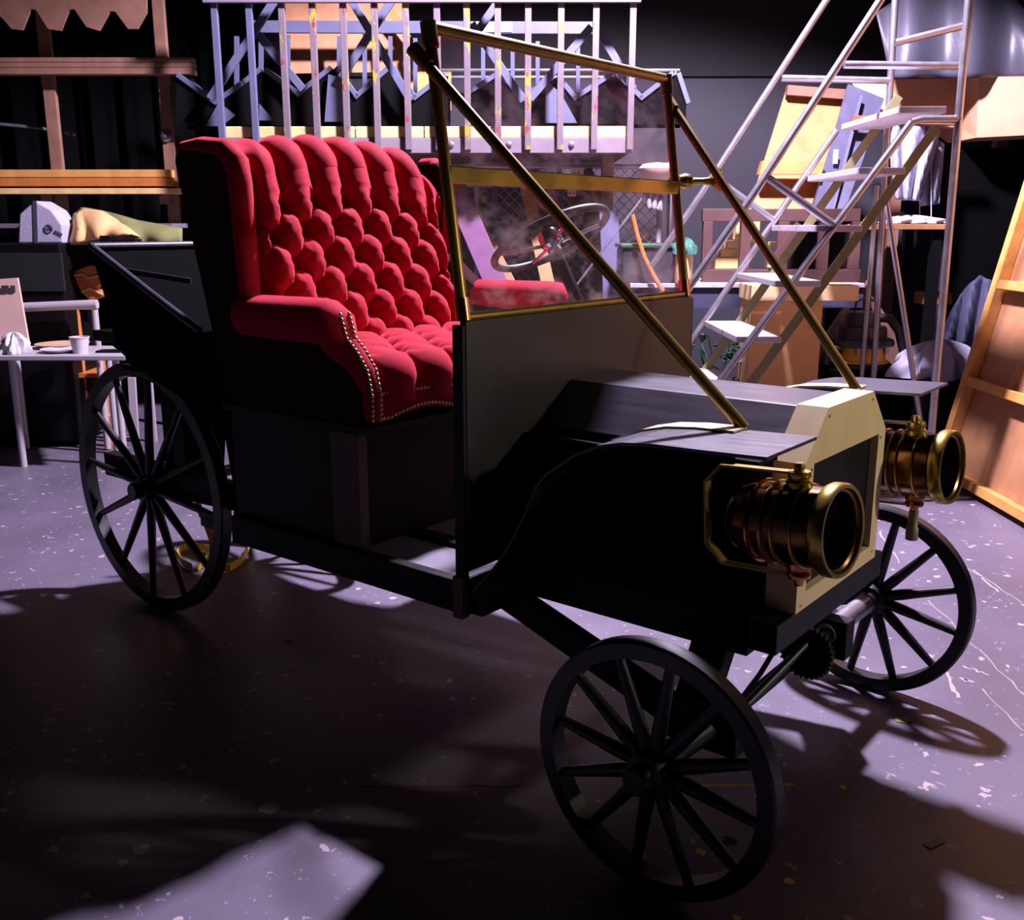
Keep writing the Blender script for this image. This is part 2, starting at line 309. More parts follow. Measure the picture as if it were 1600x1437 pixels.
# sprocket and chain
mb = MB(); n = 30; pts = []; SPK = onY(1258, 1020, 2.5)
for k in range(n*2):
    r = .070 if k % 2 else .079; a = math.pi*k/n; pts.append((SPK.x+r*math.cos(a), 2.50, SPK.z+r*math.sin(a)))
spk = mb.prism(pts, (0, .02, 0)).build('sprocket', 'blackwood', car)
MB().lathe([(0, -.02), (.03, -.02), (.03, .05), (0, .05)], (SPK.x, 2.5, SPK.z), (0, 1, 0), 20).build('sprocket_hub', 'blackwood', spk, smooth=True)
MB().tube([(-1.05, 2.5, .39), (-1.03, 2.36, .37), (-1.02, 2.24, .355), (-1.02, 2.16, .36)], .008, 6).build('chain', 'blackwood', car)
# --- dash board, its post and cowl
MB().box((-1.728, 1.942, .628), (-1.706, 3.148, 1.31)).build('dashboard', 'dash', car, bevel=.002)
for f in (lambda p: Vector(p), mir): MB().obox(f((-1.745, 1.93, .6)), (.036, 0, 0), f((0, .018, 0))-f((0, 0, 0)), (0, 0, .70)).build('dash_post', 'blackwood', car, bevel=.003)
# --- hood
prof = [(2.285, .9), (2.285, .985), (2.41, 1.104), (2.68, 1.104), (2.805, .985), (2.805, .9)]
MB().prism([(-1.706, y, z) for y, z in prof], (.72, 0, 0)).build('hood', 'satin', car, bevel=.003)
for y0 in (2.27, 2.80): MB().box((-1.706, y0, .6), (-.99, y0+.02, .9)).build('hood_side', 'black', car)
# --- radiator shell: ring profile with rectangular opening
out = [(2.26, .605), (2.26, .99), (2.384, 1.112), (2.706, 1.112), (2.83, .99), (2.83, .605)]
inn = [(2.315, .65), (2.315, .982), (2.315, .982), (2.775, .982), (2.775, .982), (2.775, .65)]
mb = MB(); x0, x1 = -.985, -.903
vs = [(x1, *p) for p in out]+[(x1, *p) for p in inn]+[(x0, *p) for p in out]+[(x0, *p) for p in inn]
fs = []
for i in range(6):
    j = (i+1) % 6; fs += [(i, j, 6+j, 6+i), (12+i, 18+i, 18+j, 12+j), (i, 12+i, 12+j, j), (6+i, 6+j, 18+j, 18+i)]
rad = MB().add(vs, fs).build('radiator_shell', 'cream', car)
lab(MB().box((-.955, 2.31, .645), (-.925, 2.78, .99)).build('radiator_panel', 'black', rad), 'recessed black centre panel')
for y, z in ((2.29, .62), (2.30, .97), (2.79, .97), (2.8, .63), (2.39, 1.09), (2.70, 1.09)):
    MB().lathe([(0, .002), (.004, .002), (.004, 0), ], (-.903, y, z), (1, 0, 0), 8).build('screw', 'nail', rad)
# --- fenders and skirts
FZ = [(-1.655, .60), (-1.61, .65), (-1.56, .71), (-1.515, .78), (-1.479, .85), (-1.449, .92), (-1.414, .96), (-1.334, 1.018), (-1.267, 1.05), (-1.20, 1.066), (-1.12, 1.074), (-1.0, 1.077), (-.843, 1.083)]
for f, lb in ((lambda p: Vector(p), None), (mir, None)):
    mb = MB(); vs = []; fs = []
    for x, z in FZ: vs += [f((x, 1.90, z)), f((x, 2.165, z)), f((x, 2.165, z-.008)), f((x, 1.90, z-.008))]
    for i in range(len(FZ)-1):
        a, b = 4*i, 4*i+4
        for k in range(4): fs.append((a+k, a+(k+1) % 4, b+(k+1) % 4, b+k))
    fs += [(0, 1, 2, 3), tuple(len(vs)-1-k for k in range(4))]
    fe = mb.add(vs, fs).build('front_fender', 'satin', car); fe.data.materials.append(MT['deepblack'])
    for i in range(len(FZ)-1): fe.data.polygons[4*i+2].material_index = 1  # underside faces blackened, their shade put into the colour
    mb = MB(); vs = []; fs = []
    SZ = [p for p in FZ if -1.35 < p[0] < -1.01]+[(-1.02, 1.0772)]
    SZ = sorted(set(SZ))
    for x, z in SZ: vs += [f((x, 2.105, z+.0005)), f((x, 2.175, z+.0005)), f((x, 2.175, z+.006)), f((x, 2.105, z+.006))]
    for i in range(len(SZ)-1):
        a, b = 4*i, 4*i+4
        for k in range(4): fs.append((a+k, b+k, b+(k+1) % 4, a+(k+1) % 4))
    fs += [(3, 2, 1, 0), tuple(len(vs)-4+k for k in range(4))]
    lab(mb.add(vs, fs).build('edge_strip', 'cream', fe), 'cream strip along the inner fender edge')
    pts = [(-1.70, 2.185, .5), (-1.70, 2.185, .98), (-1.40, 2.185, .98), (-1.25, 2.185, 1.04), (-1.15, 2.185, 1.06), (-1.06, 2.185, 1.06), (-1.06, 2.185, .53), (-1.14, 2.185, .5)]
    MB().prism([f(p) for p in pts], f((0, .015, 0))-f((0, 0, 0))).build('engine_side', 'deepblack', car)
    MB().obox(f((-1.40, 2.165, .99)), (.42, 0, 0), f((0, .13, 0))-f((0, 0, 0)), (0, 0, .012)).build('gap_light_block', 'deepblack', car)  # added hidden panel, stops light passing between hood and fender
# --- windshield
def wsx(z): return -1.729-(z-1.317)*.145
ZB, ZM, ZT = 1.318, 1.678, 2.036; YL, YR = 1.958, 3.132
P = lambda y, z: Vector((wsx(z), y, z))
mb = MB()
for y in (YL, YR): mb.tube([P(y, ZB-.005), P(y, ZT+.006)], .0155, 16)
mb.tube([P(YL-.012, ZT), P(YR+.012, ZT)], .0165, 16)
mb.tube([P(YL, ZB), P(YR, ZB)], .012, 14)
wsf = mb.build('windshield_frame', 'tubebrass', car, smooth=True)
for y in (YL, YR):
    MB().tube([P(y, ZT-.05), P(y, ZT+.012)], .021, 16).build('corner_joint', 'tubebrass', wsf, smooth=True)
    MB().tube([P(y, ZB-.008), P(y, ZB+.05)], .0195, 16).build('corner_joint', 'copper', wsf, smooth=True)
MB().obox(P(YL, ZM-.022)-Vector((.012, 0, 0)), (0, YR-YL, 0), (.024, 0, 0), (0, 0, .044)).build('middle_rail', 'brass', wsf, bevel=.003)
for z0, z1 in ((ZB+.01, ZM-.02), (ZM+.02, ZT-.012)):
    MB().obox(P(YL+.012, z0)-Vector((.002, 0, 0)), (0, YR-YL-.024, 0), (.004, 0, 0), P(YL, z1)-P(YL, z0)).build('pane', 'glass', wsf)
for f in (lambda p: Vector(p), mir):
    a = f((-1.845, 1.92, 1.975)); b = f((-1.025, 2.172, 1.078)); d = (b-a).normalized()
    br = MB().tube([a, b], .0145, 16).build('windshield_brace', 'tubebrass', car, smooth=True)
    MB().tube([a-d*.012, a+d*.05], .019, 16).build('tube_socket', 'tubebrass', br, smooth=True)
# horn bolted to the far windshield post
hp = P(YR+.03, 1.70)
horn = MB().lathe([(.0, -.035), (.022, -.03), (.028, -.01), (.024, .01), (.012, .02), (.011, .05), (.014, .075), (.024, .095), (.042, .11), (.044, .113), (.04, .111), (.012, .08), (0, .08)], hp+Vector((.02, .02, 0)), (.75, .66, .02), 24).build('horn', 'brass', car, smooth=True)
MB().tube([P(YR, 1.70), hp+Vector((.02, .02, 0))], .009, 10).build('horn_clamp', 'brass', horn, smooth=True)
# --- steering wheel
sc = Vector((-1.99, 2.69, 1.508)); sn = Vector((-.5, 0, .87)).normalized(); su = sn.cross(Vector((0, 1, 0))).normalized(); sv = Vector((0, 1, 0))
stw = MB().tube([sc+(su*math.cos(2*math.pi*k/48)+sv*math.sin(2*math.pi*k/48))*.2 for k in range(48)], .0125, 10, closed=True).build('steering_wheel', 'rubber', car, smooth=True)
for k in range(4):
    a = 2*math.pi*k/4+.5; MB().tube([sc-sn*.02, sc+(su*math.cos(a)+sv*math.sin(a))*.2], .006, 8).build('spoke', 'chrome', stw, smooth=True)
MB().lathe([(0, .03), (.03, .028), (.038, .015), (.038, -.02), (.022, -.03), (.022, -.06)], sc, sn, 24).build('steering_hub', 'chrome', stw, smooth=True)
MB().tube([sc-sn*.03, sc-sn*.45], .02, 14).build('steering_column', 'black', stw, smooth=True)
# --- headlamps
def headlamp(c, yaw, pitch):
    ax = Vector((math.cos(yaw)*math.cos(pitch), math.sin(yaw)*math.cos(pitch), math.sin(pitch))); c = Vector(c); up = (UP-ax*UP.dot(ax)).normalized()
    pf = [(0, -.275), (.03, -.272), (.06, -.26), (.078, -.24), (.086, -.215), (.090, -.19), (.094, -.18), (.095, -.02), (.094, 0), (.088, -.004), (.086, -.06), (0, -.06)]
    hl = MB().lathe(pf, c, ax, 48).build('headlamp', 'brassdark', car, smooth=True)
    for s_, r_, w_, m in ((-.185, .101, .006, 'copper'), (-.15, .101, .007, 'brass'), (-.122, .100, .006, 'brass'), (-.075, .100, .006, 'brass')):
        MB().lathe([(.09, s_-w_/2), (r_-.002, s_-w_/2), (r_, s_), (r_-.002, s_+w_/2), (.09, s_+w_/2)], c, ax, 48).build('band', m, hl, smooth=True)
    MB().lathe([(.09, -.03), (.104, -.028), (.108, -.02), (.108, .004), (.105, .009), (.097, .008), (.095, -.012)], c, ax, 48).build('front_rim', 'brass', hl, smooth=True)
    MB().lathe([(.0955, -.03), (.094, -.045), (.06, -.05), (0, -.052)], c, ax, 48).build('lens', 'lens', hl, smooth=True)
    side = ax.cross(up)
    pts = [(-.1, .122), (-.30, .122), (-.345, .078), (-.345, -.078), (-.30, -.122), (-.1, -.122)]
    mb = MB()
    for i in range(5):
        a = c+ax*pts[i][0]+up*pts[i][1]; b = c+ax*pts[i+1][0]+up*pts[i+1][1]; d = (b-a).normalized()
        mb.bar(a-d*.002, b+d*.002, .006, .026, up=side.cross(d))
    mb.build('yoke', 'tubebrass', hl)
    for sg in (1, -1):
        MB().lathe([(0, .145), (.010, .145), (.012, .136), (.012, .128), (.026, .126), (.028, .115), (.024, .108), (.030, .102), (.030, .088)], c-ax*.1, up*sg, 20).build('pivot_knob', 'brass' if sg > 0 else 'copper', hl, smooth=True)
    e = c+ax*(-.345)
    MB().bar(e, Vector((e.x-.05, e.y+(.1 if c.y < YC else -.1), e.z)), .03, .02).build('mount_arm', 'blackwood', hl)
    if c.y > YC: MB().lathe([(0, 0), (.014, 0), (.014, -.05), (.018, -.055), (.018, -.09), (0, -.09)], c-ax*.1-up*.14, (0, 0, 1), 16).build('lamp_stud', 'olive' if c.y > YC else 'brassdark', hl, smooth=True)
    return hl
headlamp((-.755, 2.115, .888), math.radians(-5), math.radians(4)); headlamp((-.755, 2.965, .872), math.radians(-4), math.radians(4))
# --- seat: tufted wing-back settee
side_prof = [(-2.97, 1.75), (-2.965, 1.785), (-2.93, 1.80), (-2.85, 1.80), (-2.73, 1.785), (-2.69, 1.76), (-2.672, 1.70), (-2.668, 1.45), (-2.66, 1.33), (-2.60, 1.29), (-2.29, 1.29), (-2.255, 1.26), (-2.24, 1.22),
             (-2.205, 1.18), (-2.15, 1.14), (-2.115, 1.08), (-2.11, .98), (-2.76, .975), (-2.80, 1.1)]
seat = MB().box((-2.76, 1.99, .98), (-2.14, 3.10, 1.09)).build('seat', 'velvetshaded', car, bevel=.01)
lab(seat, 'crimson tufted velvet wing-back settee')
arm_pts = [(-2.66, 1.972, 1.275), (-2.5, 1.972, 1.273), (-2.32, 1.972, 1.274), (-2.275, 1.973, 1.272), (-2.25, 1.975, 1.258), (-2.238, 1.978, 1.228), (-2.215, 1.982, 1.196), (-2.172, 1.985, 1.165), (-2.14, 1.988, 1.125), (-2.128, 1.99, 1.07), (-2.128, 1.99, .995)]
arm_r = [.066, .069, .07, .07, .068, .06, .05, .043, .04, .038, .036]
for f, far in ((lambda p: Vector(p), 0), (mir, 1)):
    sp_ = [(min(x, -2.82) if z > 1.36 else x, z) for x, z in side_prof] if far else side_prof
    MB().prism([f((x, 1.945, z)) for x, z in sp_], f((0, .085, 0))-f((0, 0, 0))).build('side_panel', 'velvetshaded', seat, bevel=.018)
    MB().tube([f(p) for p in arm_pts], arm_r, 22).build('arm', 'velvet', seat, smooth=True)
    pts = [(-2.95, 1.985, 1.785), (-2.85, 1.985, 1.79), (-2.73, 1.985, 1.775), (-2.69, 1.985, 1.74), (-2.678, 1.985, 1.68), (-2.668, 1.985, 1.5), (-2.66, 1.985, 1.3)]
    if far: pts = [(-2.95, 1.985, 1.785), (-2.90, 1.985, 1.785), (-2.86, 1.985, 1.74), (-2.85, 1.985, 1.6), (-2.84, 1.985, 1.3)]
    MB().tube([f(p) for p in pts], [.036, .04, .042, .042, .04, .038, .036][:len(pts)], 16).build('wing', 'velvet', seat, smooth=True)
def ridge(a): return abs(math.sin(math.pi*a))
def tuft(s, t, p, q):
    a = s/p+t/q; b = s/p-t/q
    h = (ridge(a)*ridge(b))**.33
    # nearest button
    ia, ib = round(a), round(b); bs, bt = p*(ia+ib)/2, q*(ia-ib)/2
    r2 = (s-bs)**2+(t-bt)**2; th = math.atan2(t-bt, s-bs)
    return h+.10*math.sin(7*th+3*bs*40)*math.exp(-r2/.045**2)*min(1, r2/.012**2), math.exp(-r2/(.026**2))
SW = 1.07; SB = .885
def back_fn(u, v):
    s = SB*u; y = 2.005+s; zt = 1.735+.05*math.sin(math.pi*min(1, max(0, u)))**.8-.13*max(0, (u-.84)/.16)**2; p, q = SB/6.5, .185
    z0, x0 = 1.13, -2.545; H = zt-z0-.05; t = v*(H+.17); bulge = 0
    lean = .30
    if t < H: bx, bz = x0-lean*t, z0+t; nx, nz = 1, .28
    else:
        a = (t-H)/.06; a = min(a, 2.6); R_ = .06; cx, cz = x0-lean*H-R_, z0+H; bx, bz = cx+R_*math.cos(a), cz+R_*math.sin(a); nx, nz = math.cos(a), math.sin(a)+.1
    tt = t-(H-.10)       # zero at the top button row
    if tt < 0: h, d = tuft(s, tt, p, q)
    else:
        h2 = ridge(s/p)**.5; h1, d = tuft(s, min(tt, q*.25), p, q); k = min(1, tt/(q*.25)); h = h1*(1-k)+h2*k; d *= (1-k)
    es = min(s, SB-s); edge = -.15*max(0, (.06-es)/.06)**2; k = min(1, max(0, (es-.015)/.05)); h = h*k+.9*(1-k); d *= k
    wr = .004*math.sin(70*s+9*math.sin(14*t))*(1-h)
    off = .05*h-.05*d+.014+edge*(1 if t < H else max(0, 1-(t-H)/.05))+wr
    l = math.hypot(nx, nz)
    return Vector((bx+off*nx/l, y, bz+off*nz/l))
lab(MB().grid(back_fn, 230, 150).build('backrest', 'velvet', seat, smooth=True), 'deep diamond-tufted red velvet backrest')
MB().prism([(-2.60, 1.0), (-2.80, 1.0), (-2.95, 1.79), (-2.84, 1.80), (-2.74, 1.74)] and [(-2.62, 2.02, 1.0), (-2.80, 2.02, 1.0), (-2.95, 2.02, 1.78), (-2.82, 2.02, 1.79), (-2.76, 2.02, 1.72)], (0, .86, 0)).build('back_shell', 'velvetshaded', seat, bevel=.01)
def cush_fn(u, v):
    s = SW*u; y = 2.01+s; p, q = SW/7.0, .21; bow = .035*math.sin(math.pi*u)
    Lt = .42; t = v*(Lt+.16)
    if t < Lt: bx, bz = -2.60+t*(1+bow/Lt), 1.165+.012*math.sin(math.pi*t/Lt); nx, nz = .0, 1
    else:
        a = (t-Lt)/.06; R_ = .06
        if a < math.pi/2: bx, bz = -2.60+Lt+bow+R_*math.sin(a), 1.165-R_+R_*math.cos(a); nx, nz = math.sin(a), math.cos(a)
        else: bx, bz = -2.60+Lt+bow+R_, 1.165-R_-(t-Lt-R_*math.pi/2); nx, nz = 1, 0
    tt = t-Lt+.02
    if tt < 0: h, d = tuft(s, tt, p, q)
    else:
        h2 = ridge(s/p)**.5; h1, d = tuft(s, min(tt, q*.25), p, q); k = min(1, tt/(q*.25)); h = h1*(1-k)+h2*k; d *= 1-k
    off = .032*h-.016*d
    return Vector((bx+off*nx, y, bz+off*nz))
lab(MB().grid(cush_fn, 200, 100).build('seat_cushion', 'velvet', seat, smooth=True), 'tufted red velvet seat cushion')
def fr(y): return -2.105+.045*math.sin(math.pi*(y-1.99)/1.11)
ys = [2.0+.0555*i for i in range(21)]
mb = MB(); vs = []; fs = []
for i, y in enumerate(ys):
    zl = .985+.028*math.sin(math.pi*(y-2.0)/1.11*3)**2*(1 if 2.05 < y < 3.05 else .3)
    vs += [(fr(y), y, zl), (fr(y), y, 1.085), (fr(y)-.05, y, 1.085), (fr(y)-.05, y, zl)]
for i in range(20):
    a, b = 4*i, 4*i+4
    for k in range(4): fs.append((a+k, b+k, b+(k+1) % 4, a+(k+1) % 4))
fs += [(3, 2, 1, 0), tuple(80+k for k in range(4))]
MB().add(vs, fs).build('front_rail', 'velvet', seat)
def dome(mb, c, n, r=.0065):
    n = Vector(n).normalized(); mb.lathe([(r, 0), (r*.8, r*.45), (r*.4, r*.7), (0, r*.78)], c, n, 8)
def along(poly, step):
    outp = []; acc = 0
    for a, b in zip(poly[:-1], poly[1:]):
        a, b = Vector(a), Vector(b); L_ = (b-a).length
        while acc < L_: outp.append(a+(b-a)*acc/L_); acc += step
        acc -= L_
    return outp
mb = MB()
for f in (lambda p: Vector(p), mir):
    for dy in (-.017, .017):
        path = []
        for k in range(3, len(arm_pts)):
            x, y, z = arm_pts[k]; r = arm_r[k]; t = Vector(arm_pts[min(k+1, len(arm_pts)-1)])-Vector(arm_pts[k-1]); n = Vector((-t.z, 0, t.x)).normalized()
            if n.x < 0: n = -n
            e = math.sqrt(r*r-dy*dy)+.001; path.append((x+n.x*e, y+dy-.004, z+n.z*e))
        for p in along(path[1:], .0145): dome(mb, f(p), (1, 0, .4))
nz = mb.build('nailhead_trim', 'nail', seat, smooth=True); nz['kind'] = 'stuff'
mb = MB()
for i in range(76):
    y = 2.02+.0142*i
    zl = .985+.028*math.sin(math.pi*(y-2.0)/1.11*3)**2*(1 if 2.05 < y < 3.05 else .3)
    dome(mb, (fr(y), y, zl+.012), (1, 0, 0), .0055); dome(mb, (fr(y), y, 1.072), (1, 0, 0), .0055)
nz = mb.build('nailhead_trim', 'nail', seat, smooth=True); nz['kind'] = 'stuff'
# --- seat support and floor pan
MB().box((-2.80, 1.95, .955), (-2.10, 3.14, .975)).build('seat_board', 'blackwood', car)
for f in (lambda p: Vector(p), mir):
    MB().obox(f((-2.26, 1.945, .6)), (.12, 0, 0), f((0, .04, 0))-f((0, 0, 0)), (0, 0, .355)).build('seat_post', 'brownpost', car, bevel=.003)
    MB().obox(f((-2.76, 1.955, .6)), (.5, 0, 0), f((0, .015, 0))-f((0, 0, 0)), (0, 0, .355)).build('side_skirt', 'black', car)
MB().box((-2.75, 1.97, .565), (-1.74, 3.12, .585)).build('floor_pan', 'greyrail', car)
MB().box((-2.21, 1.99, .53), (-2.18, 3.1, .955)).build('under_seat_board', 'darkbrown', car)
# --- rear tub
for f in (lambda p: Vector(p), mir):
    tb = [(-3.56, 1.475), (-2.93, 1.205), (-2.80, 1.19), (-2.76, .96), (-2.76, .6), (-2.80, .85), (-2.96, .945), (-3.36, 1.06), (-3.45, 1.16), (-3.48, 1.285)]
    MB().prism([f((x, 1.955, z)) for x, z in tb], f((0, .02, 0))-f((0, 0, 0))).build('tub_side', 'drape', car)
    MB().tube([f((-3.56, 1.965, 1.478)), f((-3.2, 1.965, 1.325)), f((-2.92, 1.965, 1.21))], .013, 12).build('tub_rim', 'satin', car, smooth=True)
MB().prism([(-3.56, 1.975, 1.475), (-3.575, 1.975, 1.47), (-3.46, 1.975, 1.1), (-3.44, 1.975, 1.1)], (0, 1.14, 0)).build('tub_back', 'drape', car)
MB().tube([(-3.565, 1.96, 1.478), (-3.565, 3.13, 1.478)], .015, 12).build('tub_rim', 'satin', car, smooth=True)
MB().box((-3.45, 1.975, 1.03), (-2.80, 3.115, 1.05)).build('tub_floor', 'drape', car)
MB().box((-3.68, 2.0, 1.12), (-3.46, 3.09, 1.16)).build('rear_ledge', 'black', car, bevel=.003)
lab(MB().box((-2.98, 1.975, 1.19), (-2.90, 3.115, 1.205)).build('tub_slat', 'greyrail', car), 'grey board across the tub behind the seat')
MB().bar((-3.5, 1.99, 1.4), (-3.3, 2.2, 1.35), .02, .012).build('tub_stay', 'satin', car)
MB().prism([onY(255, 690, 2.4), onY(300, 610, 2.4), onY(345, 640, 2.4), onY(338, 792, 2.4), onY(264, 776, 2.4)], (0, .03, 0)).build('rear_guard', 'deepblack', car)
for f in (lambda p: Vector(p), mir): MB().bar(f((-3.5, 2.2, 1.03)), f((-3.5, 2.2, .55)), .06, .05, (1, 0, 0)).build('tub_leg', 'blackwood', car)
# ================================================================== AROUND THE CAR
# yellow ratchet strap hanging from the chassis
strap = thing('ratchet_strap', gr(330, 880), 'yellow ratchet strap with black buckle looped on the floor by the rear wheel', 'strap')
def ribbon(pts, wd, m, name, par, nrm):
    P_ = [Vector(p) for p in pts]; mb = MB(); vs = []; fs = []
    for p in P_: vs += [p-Vector(nrm)*wd/2, p+Vector(nrm)*wd/2]
    for i in range(len(P_)-1): fs.append((2*i, 2*i+1, 2*i+3, 2*i+2))
    return mb.add(vs, fs).build(name, m, par, solid=.003)
c0 = gr(335, 885)
ribbon([gr(300, 885)+UP*.56 + Vector((0, .0, 0)), gr(315, 885)+UP*.34, gr(322, 885)+UP*.24], .035, 'orange', 'webbing', strap, (.78, .3, .1))
MB().obox(gr(318, 885)+UP*.2, Vector((.08, .02, -.02)), Vector((0, .03, 0)), Vector((0, 0, .05))).build('buckle', 'rubber', strap, bevel=.005)
ribbon([gr(328, 885)+UP*.21, gr(336, 885)+UP*.12, gr(334, 888)+UP*.05, gr(330, 892)+UP*.012], .045, 'orange', 'webbing', strap, (.78, .3, 0))
ribbon([gr(*p)+UP*.022 for p in ((300, 893), (285, 885), (277, 872), (285, 862), (305, 858), (330, 866), (322, 884), (310, 893))], .035, 'yellow', 'webbing', strap, (0, 0, 1))
ribbon([gr(*p)+UP*h for p, h in (((345, 895), .022), ((360, 893), .022), ((378, 884), .03), ((388, 872), .05), ((393, 862), .07))], .035, 'yellow', 'webbing', strap, (0, 0, 1))
# tape scraps on the floor
def scrap(px, py, n, r, m, label, e=1.0):
    c = gr(px, py); d = [random.uniform(.55, 1.1) for _ in range(n)]
    o = MB().prism([c+Vector((math.cos(2*math.pi*k/n)*e, math.sin(2*math.pi*k/n), 0))*r*d[k]+UP*.001 for k in range(n)], UP*.0015).build('tape_scrap', m); tag(o, label, 'tape')
scrap(1411, 1126, 11, .026, 'gtape', 'torn green tape scrap lying in the far wheel shadow')
p = gr(1460, 1318); dd = (gr(1475, 1311)-gr(1446, 1325)).normalized(); nn = Vector((-dd.y, dd.x, 0))
tag(MB().obox(p-dd*.03-nn*.011+UP*.0008, dd*.06, nn*.022, UP*.0015).build('tape_scrap', 'gtape'), 'short straight yellow-green tape strip on the dark floor at lower right', 'tape')

# ------------------------------------------------------------------ LEFT: lumber rack
def ubox(px0, px1, py0, py1, w, dep, hw=None):
    """upright box whose front face shows between those pixels at depth w"""
    a = at(px0, (py0+py1)/2, w); b = at(px1, (py0+py1)/2, w); zt = at((px0+px1)/2, py0, w).z; zb = at((px0+px1)/2, py1, w).z
    o = Vector((a.x, a.y, zb)); bb = Vector((b.x, b.y, zb))
    return MB().obox(o, bb-o, W*dep, UP*(zt-zb))
rack = thing('lumber_rack', at(170, 300, 7.9)*1.0, 'open wooden lumber rack with tall posts and long rails on the left', 'rack')
rack.location.z = 0; rack['_b'] = tuple(rack.location)
def post(par, px, py, w, width, dep, z0, z1, m, name='post'):
    c = at(px, py, w); return MB().obox(Vector((c.x, c.y, z0))-U*width/2, U*width, W*dep, UP*(z1-z0)).build(name, m, par, bevel=.004)
post(rack, 72, 100, 7.7, .09, .045, 0, 3.6, 'brownlumber'); post(rack, 257, 150, 7.7, .085, .045, 0, 3.6, 'brownlumber')
for y0, y1, x1 in ((89, 97, 300), (97, 105, 302), (105, 116, 302)):
    o = ubox(-60, x1, y0+.6, y1, 7.60, .09).build('stacked_board', 'brownlumber', None, bevel=.003)
    tag(o, 'weathered brown board on the upper rack rail, %s of three' % {89: 'top', 97: 'middle', 105: 'bottom'}[y0], 'board', 'boards on the upper rack rail')
for y0, y1, x1, m, l in ((265, 277, 266, 'pine', 'yellow pine board lying on top of the lower rack rail'), (278, 291, 270, 'oak', 'orange pine board under the top board of the lower rack rail'), (294, 303, 281, 'pine2', 'thin pale board sticking out under the lower rack rail')):
    tag(ubox(-60, x1, y0, y1, 7.58, .11).build('lumber_board', m, None, bevel=.003), l, 'board')
for px in (72, 257):
    for py in (117, 304):
        a = at(px, py, 7.68); MB().obox(a-U*.04-UP*.07, U*.08, W*.018, UP*.07).build('rack_arm', 'brownlumber', rack)
c = at(260, 213, 7.69); tag(MB().lathe([(0, .03), (.012, .03), (.012, .012), (.03, .012), (.04, .006), (.04, 0), (0, 0)], c, -W, 20).build('dial_knob', 'steel', None, smooth=True), 'round grey metal knob screwed to the rack post', 'knob')
cu_ = MB().grid(lambda u, v: uw(-5.9+3.75*u, 9.1+.05*math.sin(u*70)+.02*math.sin(u*173), 4.6*(1-v)+.01), 160, 6)
tag(cu_.build('dark_backing', 'drape', None, smooth=True, solid=.004), 'added black curtain hanging behind the lumber rack', 'backing')  # added sheet, keeps the wall behind the rack from looking lit
# zigzag plywood sheet
zz = [(-60, 0), (-60, 44), (-38, 46), (-20, 14), (-10, 15), (5, 30), (18, 45), (35, 47), (48, 14), (56, 15), (75, 45), (95, 48), (108, 15), (116, 14), (135, 42), (155, 48), (172, 17), (180, 18), (200, 45), (215, 45), (229, 20), (229, -60), (-60, -60)]
tag(MB().prism([at(x, y, 7.45) for x, y in zz], W*.02).build('zigzag_panel', 'brownlumber'), 'brown plywood sheet with a zigzag lower edge hung from the rack', 'panel')
a, b = at(-10, 193, 7.8), at(62, 200, 7.8); tag(MB().tube([a, b, b+W*.6], .012, 8).build('metal_rod', 'steel', None, smooth=True), 'thin grey metal rod lying inside the rack', 'rod')
# back shelf and objects
tag(ubox(-60, 268, 349, 356, 7.3, .37).build('grey_shelf', 'greyrail'), 'narrow grey shelf board below the lumber rack', 'shelf')
cab = ubox(-60, 108, 380, 690, 7.0, .48).build('tall_cabinet', 'black', None, bevel=.01); tag(cab, 'black cabinet under the white peaked box', 'cabinet')
ubox(-50, 98, 395, 455, 6.985, .02).build('cabinet_door', 'wallblack', cab)
pk = thing('peaked_box', at(63, 380, 7.1), 'white peaked box with a round mark standing on the black cabinet', 'box')
MB().prism([at(28, 380, 7.05), at(30, 335, 7.05), at(54, 313, 7.05), at(80, 328, 7.05), at(97, 352, 7.05), at(98, 380, 7.05)], W*.25).build('shell', 'cloth', pk, bevel=.01)
MB().prism([at(51, 314, 7.045), at(57, 314, 7.045), at(59, 380, 7.045), at(53, 380, 7.045)], W*.004).build('seam_tape', 'ink', pk)
lc = at(76, 357, 7.045)
MB().tube([lc+(U*math.cos(2*math.pi*k/20)+UP*math.sin(2*math.pi*k/20))*.026 for k in range(20)], .003, 6, closed=True).build('round_mark', 'ink', pk)
MB().bar(lc-U*.026, lc+U*.026, .006, .004).build('mark_bar', 'ink', pk)
for k in range(4): MB().bar(at(86+3*k, 361+1.6*k, 7.045), at(88+3*k, 362+1.6*k, 7.045), .018, .003).build('mark_letter', 'ink', pk)
cv = thing('canvas_bundle', at(195, 380, 7.35), 'green and cream canvas bundle draped on the shelf behind the car tub', 'canvas')
def drape_fn(top, bot, w, dep, amp, nf):
    def fn(u, v):
        i = u*(len(top)-1); k = min(int(i), len(top)-2); t = i-k
        tx, ty = top[k][0]*(1-t)+top[k+1][0]*t, top[k][1]*(1-t)+top[k+1][1]*t
        bx, by = bot[0][0]*(1-u)+bot[1][0]*u, bot[0][1]*(1-u)+bot[1][1]*u
        return at(tx*(1-v)+bx*v, ty*(1-v)+by*v, w-dep*math.sin(math.pi*v*.6)+amp*math.sin(nf*u*6.28+3*v))
    return fn
MB().grid(drape_fn([(104, 378), (115, 335), (127, 324), (170, 332), (215, 345), (285, 358)], ((104, 382), (285, 380)), 7.3, .12, .02, 4), 40, 16).build('canvas_sheet', 'green', cv, smooth=True, solid=.008)
MB().grid(drape_fn([(107, 372), (117, 337), (128, 326), (160, 330), (195, 350), (222, 372)], ((112, 380), (205, 366)), 7.22, .13, .02, 3), 30, 12).build('canvas_fold', 'card', cv, smooth=True, solid=.006)
tag(ubox(155, 173, 368, 380, 7.0, .1).build('speaker_box', 'black', None, bevel=.006), 'small black box on the shelf in front of the green canvas', 'box')
